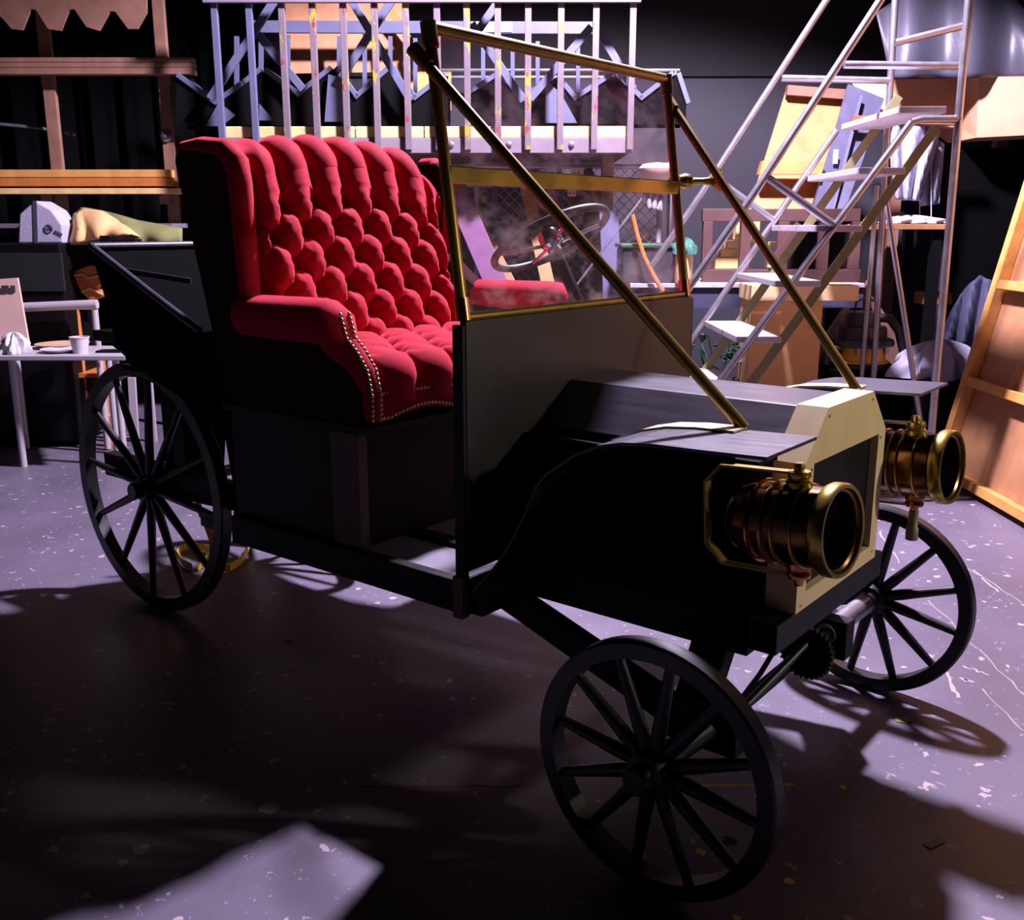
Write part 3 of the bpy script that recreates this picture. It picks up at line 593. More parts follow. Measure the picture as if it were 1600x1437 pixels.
tag(ubox(176, 212, 373, 381, 7.0, .12).build('tool_case', 'black', None, bevel=.006), 'flat black case beside the small black box on the shelf', 'case')
# curved orange wooden thing and chair
gt = thing('guitar_body', at(140, 470, 7.2), 'orange varnished curved wooden instrument leaning behind the table', 'instrument')
pts = [(112, 425), (140, 414), (160, 416), (166, 440), (150, 450), (168, 462), (140, 470), (125, 455)]
MB().prism([at(x, y, 7.2) for x, y in pts], W*.08).build('body', 'oak', gt, bevel=.01)
MB().tube([at(116, 430, 7.19), at(128, 428, 7.19), at(138, 434, 7.19), at(156, 430, 7.19)], .006, 6).build('binding', 'pine2', gt); MB().tube([at(128, 456, 7.19), at(140, 450, 7.19), at(160, 460, 7.19)], .006, 6).build('binding', 'pine2', gt)
ch = thing('wooden_chair', at(135, 640, 7.1), 'orange turned-leg wooden chair standing behind the white table', 'chair'); ch.location.z = 0; ch['_b'] = tuple(ch.location)
def turned(px, w, z0, z1, m):
    c = at(px, 560, w); c.z = 0; H_ = z1-z0
    return MB().lathe([(0, z0), (.022, z0), (.03, z0+.1*H_), (.02, z0+.3*H_), (.035, z0+.36*H_), (.022, z0+.4*H_), (.03, z0+.55*H_), (.034, z0+.75*H_), (.03, z1), (0, z1)], c, (0, 0, 1), 14).build('leg', m, ch, smooth=True)
turned(125, 7.2, 0, .98, 'oak'); turned(157, 7.05, 0, .62, 'oak'); turned(136, 7.5, 0, .5, 'oak'); turned(160, 7.5, 0, .5, 'oak')
MB().obox(at(120, 590, 7.1), U*.3, W*.42, UP*.03).build('seat', 'oak', ch)
c1, c2 = at(121, 478, 7.2), at(152, 478, 7.2); MB().bar(c1, c2, .05, .02).build('back_rail', 'oak', ch)
# long white table with things on it
tb_ = thing('work_table', at(60, 715, 6.6), 'long white folding table loaded with cup and plate at the left', 'table'); tb_.location.z = 0; tb_['_b'] = tuple(tb_.location)
ZT_ = .72
def tpt(px, w, z): v = at(px, 400, w); v.z = z; k = at(px, 560, w); return Vector((k.x, k.y, z))
MB().prism([tpt(-80, 6.3, ZT_), tpt(196, 6.3, ZT_), tpt(178, 6.86, ZT_), tpt(-80, 6.86, ZT_)], UP*.03).build('tabletop', 'white', tb_, bevel=.004)
for px, w in ((18, 6.42), (-70, 6.8), (170, 6.8), (180, 6.45)):
    c = tpt(px, w, 0); MB().tube([c, c+UP*ZT_], .022, 12).build('leg', 'white', tb_, smooth=True)
for (a0, a1) in (((178, 690), (160, 590)), ((212, 690), (206, 590)), ((240, 690), (232, 590))):
    o = MB().bar(at(*a0, 7.2), at(*a1, 7.2), .03, .05, W).build('white_stake', 'white'); o.location.z = 0
    tag(o, {178: 'white painted slat nearest the orange chair leg', 212: 'middle white painted slat seen through the rear wheel', 240: 'white painted slat nearest the car body seen through the rear wheel'}[a0[0]], 'slat', 'white slats behind the rear wheel')
rl = thing('pipe_rail', at(18, 700, 6.7), 'white pipe stand with a horizontal top bar behind the table', 'stand'); rl.location.z = 0; rl['_b'] = tuple(rl.location)
MB().tube([at(-60, 484, 6.92), at(152, 475, 6.92)], .032, 14).build('top_bar', 'white', rl, smooth=True)
for px in (17, 148): c = at(px, 484, 6.92); MB().tube([Vector((c.x, c.y, .01)), c], .022, 12).build('upright', 'white', rl, smooth=True)
bp_ = thing('beige_board', at(20, 540, 6.85), 'pinkish beige board with dark window marks leaning by the table', 'board')
MB().prism([at(-60, 548, 6.7), at(-60, 440, 6.8), at(27, 434, 6.8), at(46, 543, 6.7)], W*.02).build('sheet', 'pinkish', bp_)
for x0, x1 in ((2, 13), (16, 23)): ubox(x0, x1, 446, 456, 6.77, .01).build('window_mark', 'ink', bp_)
c = tpt(127, 6.45, ZT_+.03); tag(MB().lathe([(0, 0), (.045, 0), (.06, .1), (.063, .1), (.063, .106), (.057, .106), (.043, .006), (0, .006)], c, (0, 0, 1), 24).build('paper_cup', 'cup', None, smooth=True), 'white paper cup standing near the table corner', 'cup')
c = tpt(100, 6.75, ZT_+.03); tag(MB().lathe([(0, 0), (.1, 0), (.17, .025), (.175, .03), (.1, .012), (0, .01)], c, (0, 0, 1), 28).build('dinner_plate', 'plate', None, smooth=True), 'tan plate lying on the table behind the paper cup', 'plate')
c = tpt(96, 6.5, ZT_+.03); tag(MB().lathe([(0, 0), (.08, 0), (.12, .02), (.125, .024), (.07, .01), (0, .01)], c, (0, 0, 1), 24).build('side_plate', 'cup', None, smooth=True), 'small white plate on the table left of the paper cup', 'plate')
def crumple(c, rx, ry, rz, seed, n=18):
    rnd = random.Random(seed); ph = [rnd.uniform(0, 6) for _ in range(6)]
    def fn(u, v):
        a = 2*math.pi*u; b = math.pi*(v*.5)
        k = 1+.16*math.sin(5*a+ph[0]+3*b)+.12*math.sin(9*a+ph[1]-5*b)+.08*math.sin(15*a+ph[2])
        return Vector(c)+U*(rx*k*math.cos(a)*math.cos(b))+W*(ry*k*math.sin(a)*math.cos(b))+UP*(rz*(.92+.12*math.sin(7*a+ph[3]))*math.sin(b))
    return MB().grid(fn, n*3, n)
tag(crumple(tpt(25, 6.45, ZT_+.032), .09, .09, .13, 3).build('paper_napkin', 'cup', None, smooth=True), 'crumpled white paper heap at the left end of the table', 'paper')
tag(MB().obox(tpt(150, 6.45, ZT_+.031), U*.16, W*.11, UP*.012).build('black_tray', 'black', None), 'thin dark tray on the right corner of the white table', 'tray')

# ------------------------------------------------------------------ MIDDLE: storage loft with railing
LW = 7.3
loft = thing('storage_loft', at(660, 239, LW), 'raised storage loft with white paint-spattered railing bars and bolted white beam', 'loft')
ub = at(338, 210, LW).dot(U); ue = at(986, 210, LW).dot(U); ZB0 = at(660, 239, LW).z; ZW = at(660, 215, LW).z; ZN = at(660, 197, LW).z
MB().obox(uw(ub-.05, LW+.02, ZB0), U*(ue-ub+.06), W*.06, UP*(ZW-ZB0)).build('edge_beam', 'loftwhite', loft, bevel=.004)
n = 6
for k in range(n):
    a = ub+(ue-ub)*k/n; MB().obox(uw(a+.004, LW+.03, ZW+.002), U*((ue-ub)/n-.008), W*.1, UP*(ZN-ZW)).build('edge_board', 'pine2', loft, bevel=.004)
MB().obox(uw(ub-.03, LW+.13, ZB0+.02), U*(ue-ub+.06), W*1.5, UP*.1).build('deck', 'brownlumber', loft)
xs = [(344, 150), (397, 150), (447, 150), (494, 150), (541, 150), (589, 150), (637, 150), (684, 100), (730, 100), (778, 100), (825, 100), (876, 100), (930, 100), (987, 100)]
for k, (px, py) in enumerate(xs):
    u_ = at(px, py, LW).dot(U); MB().obox(uw(u_-.022, LW-.025, ZB0-.0+(.02 if k > 1 else -.0)), U*.044, W*.04, UP*1.08).build('baluster', 'greyblue' if k < 2 else 'whiteslat', loft, bevel=.003)
MB().obox(uw(ub-.02, LW-.06, ZB0+.97), U*(ue-ub+.06), W*.035, UP*.14).build('top_rail', 'loftwhite', loft, bevel=.004)
for px in (705, 795, 893): MB().lathe([(0, .02), (.012, .018), (.016, .008), (.022, .006), (.022, 0), (0, 0)], at(px, 226, LW+.018), -W, 12).build('bolt', 'steel', loft, smooth=True)
for u_ in (ub+.1, ue-.1): MB().obox(uw(u_-.045, LW+.6, 0), U*.09, W*.09, UP*(ZB0+.02)).build('loft_post', 'brownlumber', loft)
# plywood sheets on the loft
tag(MB().prism([at(440, 115, 8.15), at(636, 112, 8.15), at(632, -40, 8.3), at(436, -40, 8.3)], W*.02).build('plywood_sheet', 'ply'), 'orange plywood sheet standing on the loft behind the railing', 'plywood')
tag(MB().prism([at(600, 172, 8.25), at(705, 172, 8.25), at(705, 112, 8.25), at(600, 112, 8.25)], W*.03).build('plywood_offcut', 'pine'), 'pine offcut below the orange plywood on the loft', 'plywood')
tag(MB().bar(at(604, 3, 8.1), at(660, 100, 8.1), .03, .06, W).build('loose_batten', 'oak'), 'orange wooden batten slanting beside the plywood sheet', 'batten')
# grey picket railing
pr_ = thing('picket_panel', at(660, 190, 8.0), 'grey-blue picket railing panel stored upright on the loft', 'railing')
MB().bar(at(395, 42, 7.95), at(930, 44, 7.95), .085, .035, UP).build('rail', 'greyblue', pr_, bevel=.003)
for px, y0, y1 in ((450, 55, 165), (408, 55, 165), (370, 57, 165), (530, 57, 168), (570, 54, 168), (610, 57, 168), (649, 60, 168), (755, 75, 168), (801, 63, 168), (840, 65, 168), (903, 60, 168)):
    MB().bar(at(px, y0, 7.97), at(px, y1+25, 7.97), .035, .03, W).build('picket', 'greyblue', pr_)
MB().obox(at(737, 50, 7.925), U*.3, W*.004, UP*.07).build('paper_patch', 'cup', pr_)
# crossed grey braces
def brace(pairs, label):
    t = thing('folding_brace', at((pairs[0][0][0]+pairs[0][1][0])/2, 190, 7.5), label, 'brace', 'grey braces on the loft')
    for k, (a, b) in enumerate(pairs): MB().bar(at(*a, 7.48+.045*k), at(*b, 7.48+.045*k), .03, .055, W).build('leg', 'greyblue', t, bevel=.003)
brace([((436, -10), (328, 155)), ((398, 48), (474, 140))], 'crossed grey-blue folding brace at the left end of the loft')
brace([((546, -5), (642, 158)), ((616, -5), (533, 122))], 'crossed grey-blue folding brace in front of the plywood sheet')
brace([((737, 37), (818, 158)), ((775, 8), (742, 55))], 'grey-blue folding brace standing above the windshield centre')
brace([((924, 42), (828, 155)), ((938, 52), (990, 140))], 'grey-blue folding brace at the right end of the loft')
# black stair units lying on the loft: sawtooth stringers with grey boards
def stair(pts, base_y, w, label):
    t = thing('stair_unit', at(sum(p[0] for p in pts)/len(pts), base_y, w), label, 'stairs', 'black stair units on the loft')
    poly = [at(x, y, w) for x, y in pts]+[at(pts[-1][0], base_y, w), at(pts[0][0], base_y, w)]
    MB().prism(poly, W*.03).build('stringer', 'deepblack', t); MB().prism([p+W*.27 for p in poly], W*.03).build('stringer', 'deepblack', t)
    for k in range(len(pts)-1):
        a, b = at(*pts[k], w), at(*pts[k+1], w); d = b-a; nrm = W.cross(d).normalized()
        if nrm.z < 0: nrm = -nrm
        MB().obox(a-W*.02+nrm*.001, d*.97, W*.33, nrm*.035).build('tread' if k % 2 else 'riser', 'greyblue', t, bevel=.003)
    return t
stair([(275, 120), (337, 165), (384, 132), (410, 112)], 196, 7.6, 'black stair unit with grey treads at the far left of the loft')
stair([(412, 112), (466, 152), (522, 108), (557, 156), (612, 108), (648, 158), (700, 118)], 196, 7.62, 'long black stair unit with grey treads in the middle of the loft')
stair([(728, 152), (778, 120), (818, 156), (868, 122), (898, 158), (960, 118), (1002, 158), (1056, 116), (1072, 165)], 194, 7.66, 'black stair unit with grey treads seen through the windshield top')
for k, q in enumerate(([(513, 116), (537, 122), (541, 190), (507, 190)], [(342, 160), (368, 180), (346, 197), (320, 197)], [(852, 125), (876, 145), (902, 192), (852, 192)], [(405, 162), (428, 188), (405, 188)])):
    o = MB().prism([at(x, y, 7.57) for x, y in q], W*.012).build('lit_stair_face', 'greyblue')  # lit stair faces as separate boards, the light put into their colour
    tag(o, ['tall lit grey-blue face in front of the middle stair unit', 'small lit grey-blue face at the left end of the loft', 'lit grey-blue face seen through the windshield', 'triangular lit grey-blue face beside the second railing bar'][k], 'board')
lp = thing('guard_pipe', at(880, 120, 9.0), 'pair of thin horizontal guard pipes behind the loft', 'pipe')
for py in (110, 121): MB().tube([at(690, py, 9.0), at(1062, py, 9.0)], .016, 8).build('pipe', 'steel', lp, smooth=True)
for px in (700, 1056): c = at(px, 110, 9.0); MB().tube([Vector((c.x, c.y, 0)), c], .016, 8).build('pipe_upright', 'steel', lp, smooth=True)

# ------------------------------------------------------------------ BEHIND THE WINDSHIELD
fence = thing('chain_link_fence', at(890, 500, 8.4), 'chain link fence panel behind the windshield', 'fence'); fence.location.z = 0; fence['_b'] = tuple(fence.location)
mb = MB(); A = at(742, 400, 8.4).dot(U); B_ = at(1030, 400, 8.4).dot(U); zt = ZB0-.03; zb = .05; sp_ = .085; H_ = zt-zb
def wire(u0, z0, u1, z1): mb.tube([uw(u0, 8.4, z0), uw(u1, 8.4, z1)], .0035, 4, caps=False)
k = A-H_
while k < B_:
    for sg in (1, -1):
        if sg > 0: u0, u1 = k, k+H_; z0, z1 = zb, zt
        else: u0, u1 = k, k+H_; z0, z1 = zt, zb
        t0 = max(0, (A-u0)/H_); t1 = min(1, (B_-u0)/H_)
        if t1 > t0: wire(u0+(u1-u0)*t0, z0+(z1-z0)*t0, u0+(u1-u0)*t1, z0+(z1-z0)*t1)
    k += sp_
o = mb.build('wire_mesh', 'wire', fence); o['kind'] = 'stuff'
for px in (745, 1028): c = at(px, 400, 8.4); MB().tube([Vector((c.x, c.y, 0)), Vector((c.x, c.y, zt))], .022, 10).build('fence_post', 'white', fence, smooth=True)
MB().tube([uw(A, 8.4, zt), uw(B_, 8.4, zt)], .018, 8).build('fence_rail', 'steel', fence, smooth=True)
def plank(p0, p1, w0, w1, wd, th, m, label, name='plank', cat='plank'):
    a, b = at(*p0, w0), at(*p1, w1); d = a-b                      # p0 upper end, p1 a lower visible end; carried on to the floor
    foot = b-d*(b.z/d.z) if d.z > 0 else b
    foot = foot+UP*.002
    return tag(MB().bar(a, foot, th, wd, W).build(name, m, None, bevel=.003), label, cat)
plank((714, 300), (792, 482), 7.7, 7.45, .17, .02, 'purple', 'mauve painted board leaning behind the near side of the windshield', 'mauve_board', 'board')
plank((716, 285), (817, 482), 8.0, 7.6, .09, .03, 'tan', 'tan plank leaning just right of the mauve board')
plank((820, 280), (862, 470), 7.9, 7.6, .10, .03, 'tan', 'pale pine plank leaning behind the steering wheel')
plank((900, 270), (968, 470), 8.15, 7.85, .26, .035, 'brownpaint', 'wide dark brown board leaning right of the steering wheel', 'brown_board', 'board')
plank((925, 290), (992, 460), 8.0, 7.8, .05, .03, 'tan', 'narrow tan plank on the right edge of the wide brown board')
plank((860, 270), (872, 470), 8.2, 7.95, .1, .03, 'brownpaint', 'dark brown plank between the pale plank and the brown board')
plank((951, 330), (957, 470), 7.62, 7.6, .14, .03, 'lilac', 'upright lilac grey board right of the leaning planks', 'lilac_board', 'board')
plank((1048, 250), (905, 440), 7.35, 7.3, .014, .014, 'steel', 'thin metal rod slanting across behind the windshield', 'metal_rod', 'rod')
plank((773, 280), (773, 430), 8.1, 8.1, .05, .04, 'greyblue', 'grey-blue upright post behind the mauve board', 'upright_post', 'post')
plank((874, 262), (874, 320), 8.32, 8.32, .045, .04, 'lilac', 'lilac upright post behind the dark brown plank', 'upright_post', 'post')
plank((706, 290), (716, 470), 8.2, 8.0, .1, .03, 'brownlumber', 'brown plank leaning beside the seat back', )
for (x0, x1, y0, y1, l) in ((894, 912, 262, 278, 'upper cream hinge plate hanging on the brown board'), (887, 900, 296, 307, 'lower cream hinge plate hanging on the brown board')):
    hpn = thing('hinge_plate', at(x0, y1, 8.02), l, 'hinge'); ubox(x0, x1, y0, y1, 8.02, .01).build('plate', 'card2', hpn)
    for k in range(2): MB().lathe([(0, .004), (.008, .003), (.008, 0)], at(x0+4+6*k, (y0+y1)/2, 8.019), -W, 8).build('screw', 'ink', hpn)
# stool/bucket, bowl and cloth near the far fence post
tag(MB().lathe([(0, .0), (.05, 0), (.12, .06), (.13, .1), (.10, .13), (.02, .14), (0, .14)], at(1026, 286, 7.3), (0, 0, 1), 24).build('lamp_bowl', 'pinkish', None, smooth=True), 'pinkish round bowl shade hanging by the far windshield post', 'bowl')
c = at(1026, 286, 7.3)
tag(MB().grid(drape_fn([(1008, 300), (1018, 298), (1030, 302), (1036, 308)], ((1012, 326), (1034, 330)), 7.35, .05, .02, 3), 14, 8).build('white_rag', 'cloth', None, smooth=True, solid=.006), 'white rag hooked on the fence behind the horn', 'rag')
cb = thing('low_bench', at(1020, 500, 7.0), 'dark low bench with a white top under the brown open frame', 'bench'); cb.location.z = 0; cb['_b'] = tuple(cb.location)
c0_, c1_ = at(985, 440, 7.0), at(1352, 440, 7.0); zt_ = at(1100, 441, 7.15).z
MB().obox(Vector((c0_.x, c0_.y, zt_-.03)), Vector((c1_.x-c0_.x, c1_.y-c0_.y, 0)), W*.75, UP*.03).build('top', 'treadw', cb, bevel=.004)
MB().obox(Vector((c0_.x, c0_.y, zt_-.17))+W*.02, Vector((c1_.x-c0_.x, c1_.y-c0_.y, 0)), W*.03, UP*.138).build('apron', 'bluedrape', cb)
for q in (c0_+W*.04, c1_+W*.04-U*.06, c0_+W*.65, c1_+W*.65-U*.06): MB().obox(Vector((q.x, q.y, 0)), U*.06, W*.06, UP*(zt_-.03)).build('leg', 'black', cb)
tb2 = thing('green_tub', at(1015, 440, 7.0), 'dark green storage tub on the bench behind the windshield', 'tub')
a = at(972, 430, 7.05); a.z = zt_
MB().obox(a, U*.44, W*.4, UP*.24).build('body', 'vacgrey', tb2, bevel=.015); MB().obox(a-U*.015-W*.015+UP*.24, U*.47, W*.43, UP*.03).build('lid', 'leaf', tb2, bevel=.008)
pc = thing('paint_can', at(1068, 440, 6.95), 'tan paint can with a green towel over its rim on the bench', 'can'); a = at(1068, 430, 7.0); a.z = zt_
MB().lathe([(0, 0), (.055, 0), (.06, .02), (.06, .26), (0, .26)], a, (0, 0, 1), 20).build('can', 'card2', pc, smooth=True)
o = crumple(a+UP*.2, .08, .08, .11, 8, 10).build('towel', 'towel', pc, smooth=True)
st_ = MB().tube([at(988, 335, 7.0), at(995, 365, 7.0), at(1006, 400, 6.98), at(1022, 432, 6.96), at(1036, 455, 6.94)], .016, 8); tag(st_.build('bent_branch', 'oak', None, smooth=True), 'curved orange wooden stick leaning on the dark green tub', 'stick')

# ------------------------------------------------------------------ RIGHT: rolling ladder
lad = thing('rolling_ladder', gr(1300, 760), 'tall steel tube rolling ladder with scuffed white treads behind the hood', 'ladder')
WN, WF = 5.55, 6.55; r_ = .021
def tb(pts, w, m='steel', r=r_, name='tube'): return MB().tube([at(x, y, w) for x, y in pts], r, 10).build(name, m, lad, smooth=True)
def ext(a, b, w, z=0.02):
    A_, B2 = at(*a, w), at(*b, w); d = B2-A_; return A_+d*((z-A_.z)/d.z)
def tbz(a, b, w, m='steel', r=r_, name='leg'): return MB().tube([at(*a, w), ext(a, b, w)], r, 10).build(name, m, lad, smooth=True)
tb([(1330, -60), (1098, 300), (1018, 416)], WF, name='handrail'); tb([(1415, -60), (1180, 300), (1073, 454)], WN, name='handrail')
tbz((1307, 204), (1080, 533), WF, name='stringer'); tbz((1424, 191), (1134, 583), WN, name='stringer')
A_, B2 = at(1463, 199, WN+.06), ext((1463, 199), (1178, 592), WN+.06); MB().bar(A_, B2, .05, .015, U).build('back_stringer', 'olive', lad)
A_, B2 = at(1405, 150, WF-.05), ext((1405, 150), (1143, 520), WF-.05); MB().bar(A_, B2, .05, .015, U).build('back_stringer', 'olive', lad)
tb([(1500, 186), (1440, 186), (1424, 191)], WN, name='handrail'); tb([(1390, 126), (1221, 122)], WF); tb([(1506, 103), (1319, 101)], WN+.3); tb([(1399, 67), (1510, 39)], WF-.3)
tb([(1116, 277), (1210, 345)], WF, name='cross_brace'); tb([(1199, 277), (1304, 352)], WN, name='cross_brace')
tbz((1519, -60), (1455, 681), WN); tbz((1402, -60), (1388, 184), WF); tbz((1371, 290), (1346, 594), WF, r=.016); tbz((1385, 314), (1439, 664), WN+.3, r=.016)
for (x, y, sh) in ((1058, 575, 0), (1101, 501, 0), (1152, 426, 0), (1206, 352, 0), (1262, 275, 0), (1315, 194, 0)):
    a = at(x, y, WF-.02); n_ = W*-(WF-WN-.04)
    MB().obox(a-UP*.035, U*.25, n_, UP*.035).build('tread', 'treadw', lad, bevel=.004)
# brown open frame standing on the bench
bf = thing('brown_lattice', at(1215, 440, 7.1), 'chocolate brown open wooden frame with square windows behind the ladder', 'frame')
def fb(x0, x1, y0, y1, w=7.15, d=.06, m='brownpaint', n='rail', par=bf): return ubox(x0, x1, y0, y1, w, d).build(n, m, par, bevel=.004)
fb(1098, 1345, 326, 346); fb(1098, 1345, 421, 441)
for x0, x1 in ((1098, 1113), (1157, 1173), (1215, 1232), (1280, 1296), (1330, 1345)): fb(x0, x1, 346, 421, n='stile')
a, b = at(1250, 350, 7.14), at(1205, 415, 7.14); MB().bar(a, b, .03, .06, W).build('diagonal', 'brownpaint', bf)
wbx = [(1118, 1157, 402, 420), (1126, 1157, 388, 401), (1136, 1157, 376, 387), (1176, 1187, 346, 378), (1205, 1222, 378, 386), (1200, 1216, 402, 418), (1150, 1157, 347, 374)]
for k, (x0, x1, y0, y1) in enumerate(wbx):
    o = ubox(x0, x1, y0, y1, 7.3, .1).build('wood_block', 'pine2', None, bevel=.003)
    tag(o, ['lowest pale wood block in the left window of the brown frame', 'second pale wood block from the bottom of the left frame window', 'third pale wood block from the bottom of the left frame window', 'narrow upright wood block in the second window of the brown frame', 'small wood block with dark marks beside the ladder stringer', 'low wood block at the foot of the third frame window', 'thin upright wood block at the right of the left frame window'][k], 'wood block', 'wood blocks behind the brown frame')
# cardboard box, leaning boards
bx = thing('cardboard_box', at(1225, 600, 6.75), 'tall plain cardboard box standing between ladder and vacuum', 'box'); bx.location.z = 0; bx['_b'] = tuple(bx.location)
a = at(1170, 560, 6.6); b = at(1280, 560, 6.6); z1 = at(1225, 470, 6.6).z
MB().obox(Vector((a.x, a.y, 0)), Vector((b.x-a.x, b.y-a.y, 0)), W*.33, UP*z1).build('body', 'card', bx, bevel=.004)
MB().obox(Vector((a.x, a.y, z1))-U*.01-W*.02, Vector((b.x-a.x, b.y-a.y, 0))*1.5, W*.37, UP*.1).build('lid', 'card2', bx, bevel=.004)
plank((1352, 438), (1274, 556), 7.3, 7.25, .05, .03, 'pinkish', 'pale batten leaning diagonally left of the vacuum', 'batten', 'batten')
o = MB().prism([at(1350, 445, 7.4), at(1405, 520, 7.4), at(1405, 600, 7.35), at(1268, 600, 7.35), at(1268, 565, 7.35)], W*.015).build('triangle_board', 'brownlumber'); tag(o, 'brown triangular board leaning behind the vacuum', 'board')
# plant
pl = thing('potted_plant', at(1130, 600, 6.95), 'leafy dark green plant under the bench beside the ladder', 'plant'); pl.location.z = 0; pl['_b'] = tuple(pl.location)
c = at(1125, 600, 6.98); c.z = 0
MB().lathe([(0, 0), (.1, 0), (.13, .22), (.14, .24), (.12, .24), (0, .22)], c, (0, 0, 1), 18).build('pot', 'black', pl, smooth=True)
rnd = random.Random(4)
for k in range(14):
    a = rnd.uniform(0, 6.28); tip = c+Vector((math.cos(a)*rnd.uniform(.08, .24), math.sin(a)*rnd.uniform(.04, .12), rnd.uniform(.35, .85))); MB().tube([c+UP*.2, (c+tip)/2+UP*.18, tip], .005, 5).build('stem', 'leaf', pl)
    for j in range(4):
        b = tip+Vector((rnd.uniform(-.09, .09), rnd.uniform(-.05, .05), rnd.uniform(-.14, .05))); d = Vector((rnd.uniform(-1, 1), rnd.uniform(-1, 1), rnd.uniform(-.5, .3))).normalized()*.1; s = d.cross(UP).normalized()*.035
        MB().add([b, b+d*.5+s+UP*.015, b+d, b+d*.5-s+UP*.015, b+d*.5-UP*.004], [(0, 4, 1), (4, 2, 1), (0, 3, 4), (4, 3, 2)]).build('leaf', 'leaf', pl)
# vacuum on a black crate
vb = at(1350, 582, 6.8); zc = at(1350, 572, 6.8).z
cr = tag(MB().obox(Vector((vb.x, vb.y, 0))-U*.3-W*.18, U*.54, W*.36, UP*zc).build('black_crate', 'drape', None, bevel=.01), 'black crate carrying the vacuum cleaner', 'crate')
vac = thing('vacuum_cleaner', Vector((vb.x, vb.y, zc)), 'dark grey and yellow shop vacuum standing behind the far fender', 'vacuum'); c = Vector((vb.x, vb.y, zc))+U*-.04
MB().lathe([(0, 0), (.17, 0), (.19, .02), (.19, .045), (.17, .05), (.165, .15), (0, .15)], c, (0, 0, 1), 28).build('tank', 'vacyellow', vac, smooth=True)
MB().lathe([(.18, .14), (.215, .15), (.22, .17), (.21, .19), (.17, .2), (.165, .26), (.155, .275), (.12, .28), (.118, .35), (.1, .37), (0, .375)], c, (0, 0, 1), 28).build('motor_head', 'vacgrey', vac, smooth=True)
MB().lathe([(.19, 0), (.205, .005), (.205, .03), (.19, .035)], c, (0, 0, 1), 28).build('base_ring', 'rubber', vac, smooth=True)
for a in (-.4, .8): MB().obox(c+U*(.19*math.sin(a)-.012)-W*.19*math.cos(a)+UP*.1, U*.024, W*.02, UP*.07).build('latch', 'steel', vac)
MB().tube([c+Vector(U*x_)+W*y_+UP*z_ for x_, y_, z_ in ((-.17, -.1, .13), (-.23, -.12, .13), (-.27, -.12, .09), (-.27, -.12, .03))], .03, 12).build('inlet_elbow', 'rubber', vac, smooth=True)
MB().tube([c+Vector(U*x_)+W*y_+UP*z_ for x_, y_, z_ in ((.08, -.05, .34), (.16, -.08, .33), (.22, -.1, .25), (.26, -.1, .12), (.27, -.1, .04))], .032, 12).build('hose', 'rubber', vac, smooth=True)
MB().tube([c+Vector(U*x_)+UP*z_ for x_, z_ in ((-.06, .36), (-.05, .44), (.02, .47), (.08, .44))], .008, 8).build('handle', 'rubber', vac, smooth=True)
# white cloth heap on a black box
qb = at(1445, 590, 6.6); zq = at(1445, 588, 6.6).z
tag(MB().obox(Vector((qb.x, qb.y, 0))-U*.08-W*.2, U*.46, W*.45, UP*zq).build('cloth_box', 'drape', None, bevel=.01), 'black draped box under the white cloth heap', 'box')
tag(crumple(Vector((qb.x, qb.y, zq))+U*.08, .27, .19, .24, 5, 26).build('cloth_heap', 'cloth', None, smooth=True), 'rumpled white cloth heap between vacuum and plywood flat', 'cloth')
tag(crumple(gr(1478, 690)+W*.3+UP*.3, .1, .1, .14, 9, 14).build('cloth_bundle', 'cloth', None, smooth=True), 'small white cloth bundle low beside the ladder leg', 'cloth')
tag(MB().obox(Vector((gr(1478, 690)+W*.3-U*.1-W*.1)), U*.2, W*.2, UP*.3).build('dark_stool', 'drape', None), 'dark stool block under the small white cloth bundle', 'stool')
# plywood flat leaning on the right
fp = thing('plywood_flat', gr(1500, 765), 'tall plywood scenery flat with timber ribs leaning at the right edge', 'flat')
b0 = uw(2.74, 6.15, .0); dW = -W; LN = 1.9
lean = (UP*2.6+U*.55); ln = lean.normalized(); nrm = ln.cross(dW).normalized()
if nrm.dot(U) > 0: nrm = -nrm
MB().obox(b0, dW*LN, lean, -nrm*.012).build('skin', 'ply', fp)
def rib(t0, h0, t1, h1, wd, m, name='rib'):
    a = b0+dW*t0+ln*h0; b = b0+dW*t1+ln*h1; d = (b-a).normalized(); s = d.cross(nrm).normalized()
    MB().obox(a-s*wd/2+nrm*.001, b-a, s*wd, nrm*.07).build(name, m, fp, bevel=.004)
rib(.035, 0, .035, 2.62, .07, 'pine', 'stile'); rib(LN-.035, 0, LN-.035, 2.62, .07, 'pine', 'stile')
for h in (.05, .62, 1.22, 1.9, 2.55): rib(.08, h, LN-.08, h, .055, 'pine')
# shelf table behind ladder with cloth
rt = thing('rear_table', at(1420, 600, 7.6), 'long dark table behind the ladder carrying white fabric', 'table'); rt.location.z = 0; rt['_b'] = tuple(rt.location)
a = at(1330, 352, 7.5); b = at(1480, 352, 7.5); z1 = at(1400, 350, 7.5).z
MB().obox(Vector((a.x, a.y, z1-.04)), Vector((b.x-a.x, b.y-a.y, 0)), W*.7, UP*.04).build('top', 'tan', rt, bevel=.004)
for q in (a+W*.05, b+W*.05-U*.07, a+W*.6, b+W*.6-U*.07): MB().obox(Vector((q.x, q.y, 0)), U*.07, W*.07, UP*(z1-.04)).build('leg', 'black', rt)
tag(crumple(at(1425, 349, 7.7), .22, .16, .06, 12, 18).build('fabric_pile', 'cloth', None, smooth=True), 'flat pile of white fabric on the rear table', 'cloth')
hc = thing('hanging_cloth', at(1425, 330, 7.75), 'white cloth hanging in two gathers above the rear table', 'cloth')
MB().grid(drape_fn([(1385, 200), (1405, 196), (1440, 198), (1468, 202)], ((1400, 312), (1440, 314)), 7.75, .1, .05, 3), 30, 20).build('front_gather', 'cloth', hc, smooth=True, solid=.008)
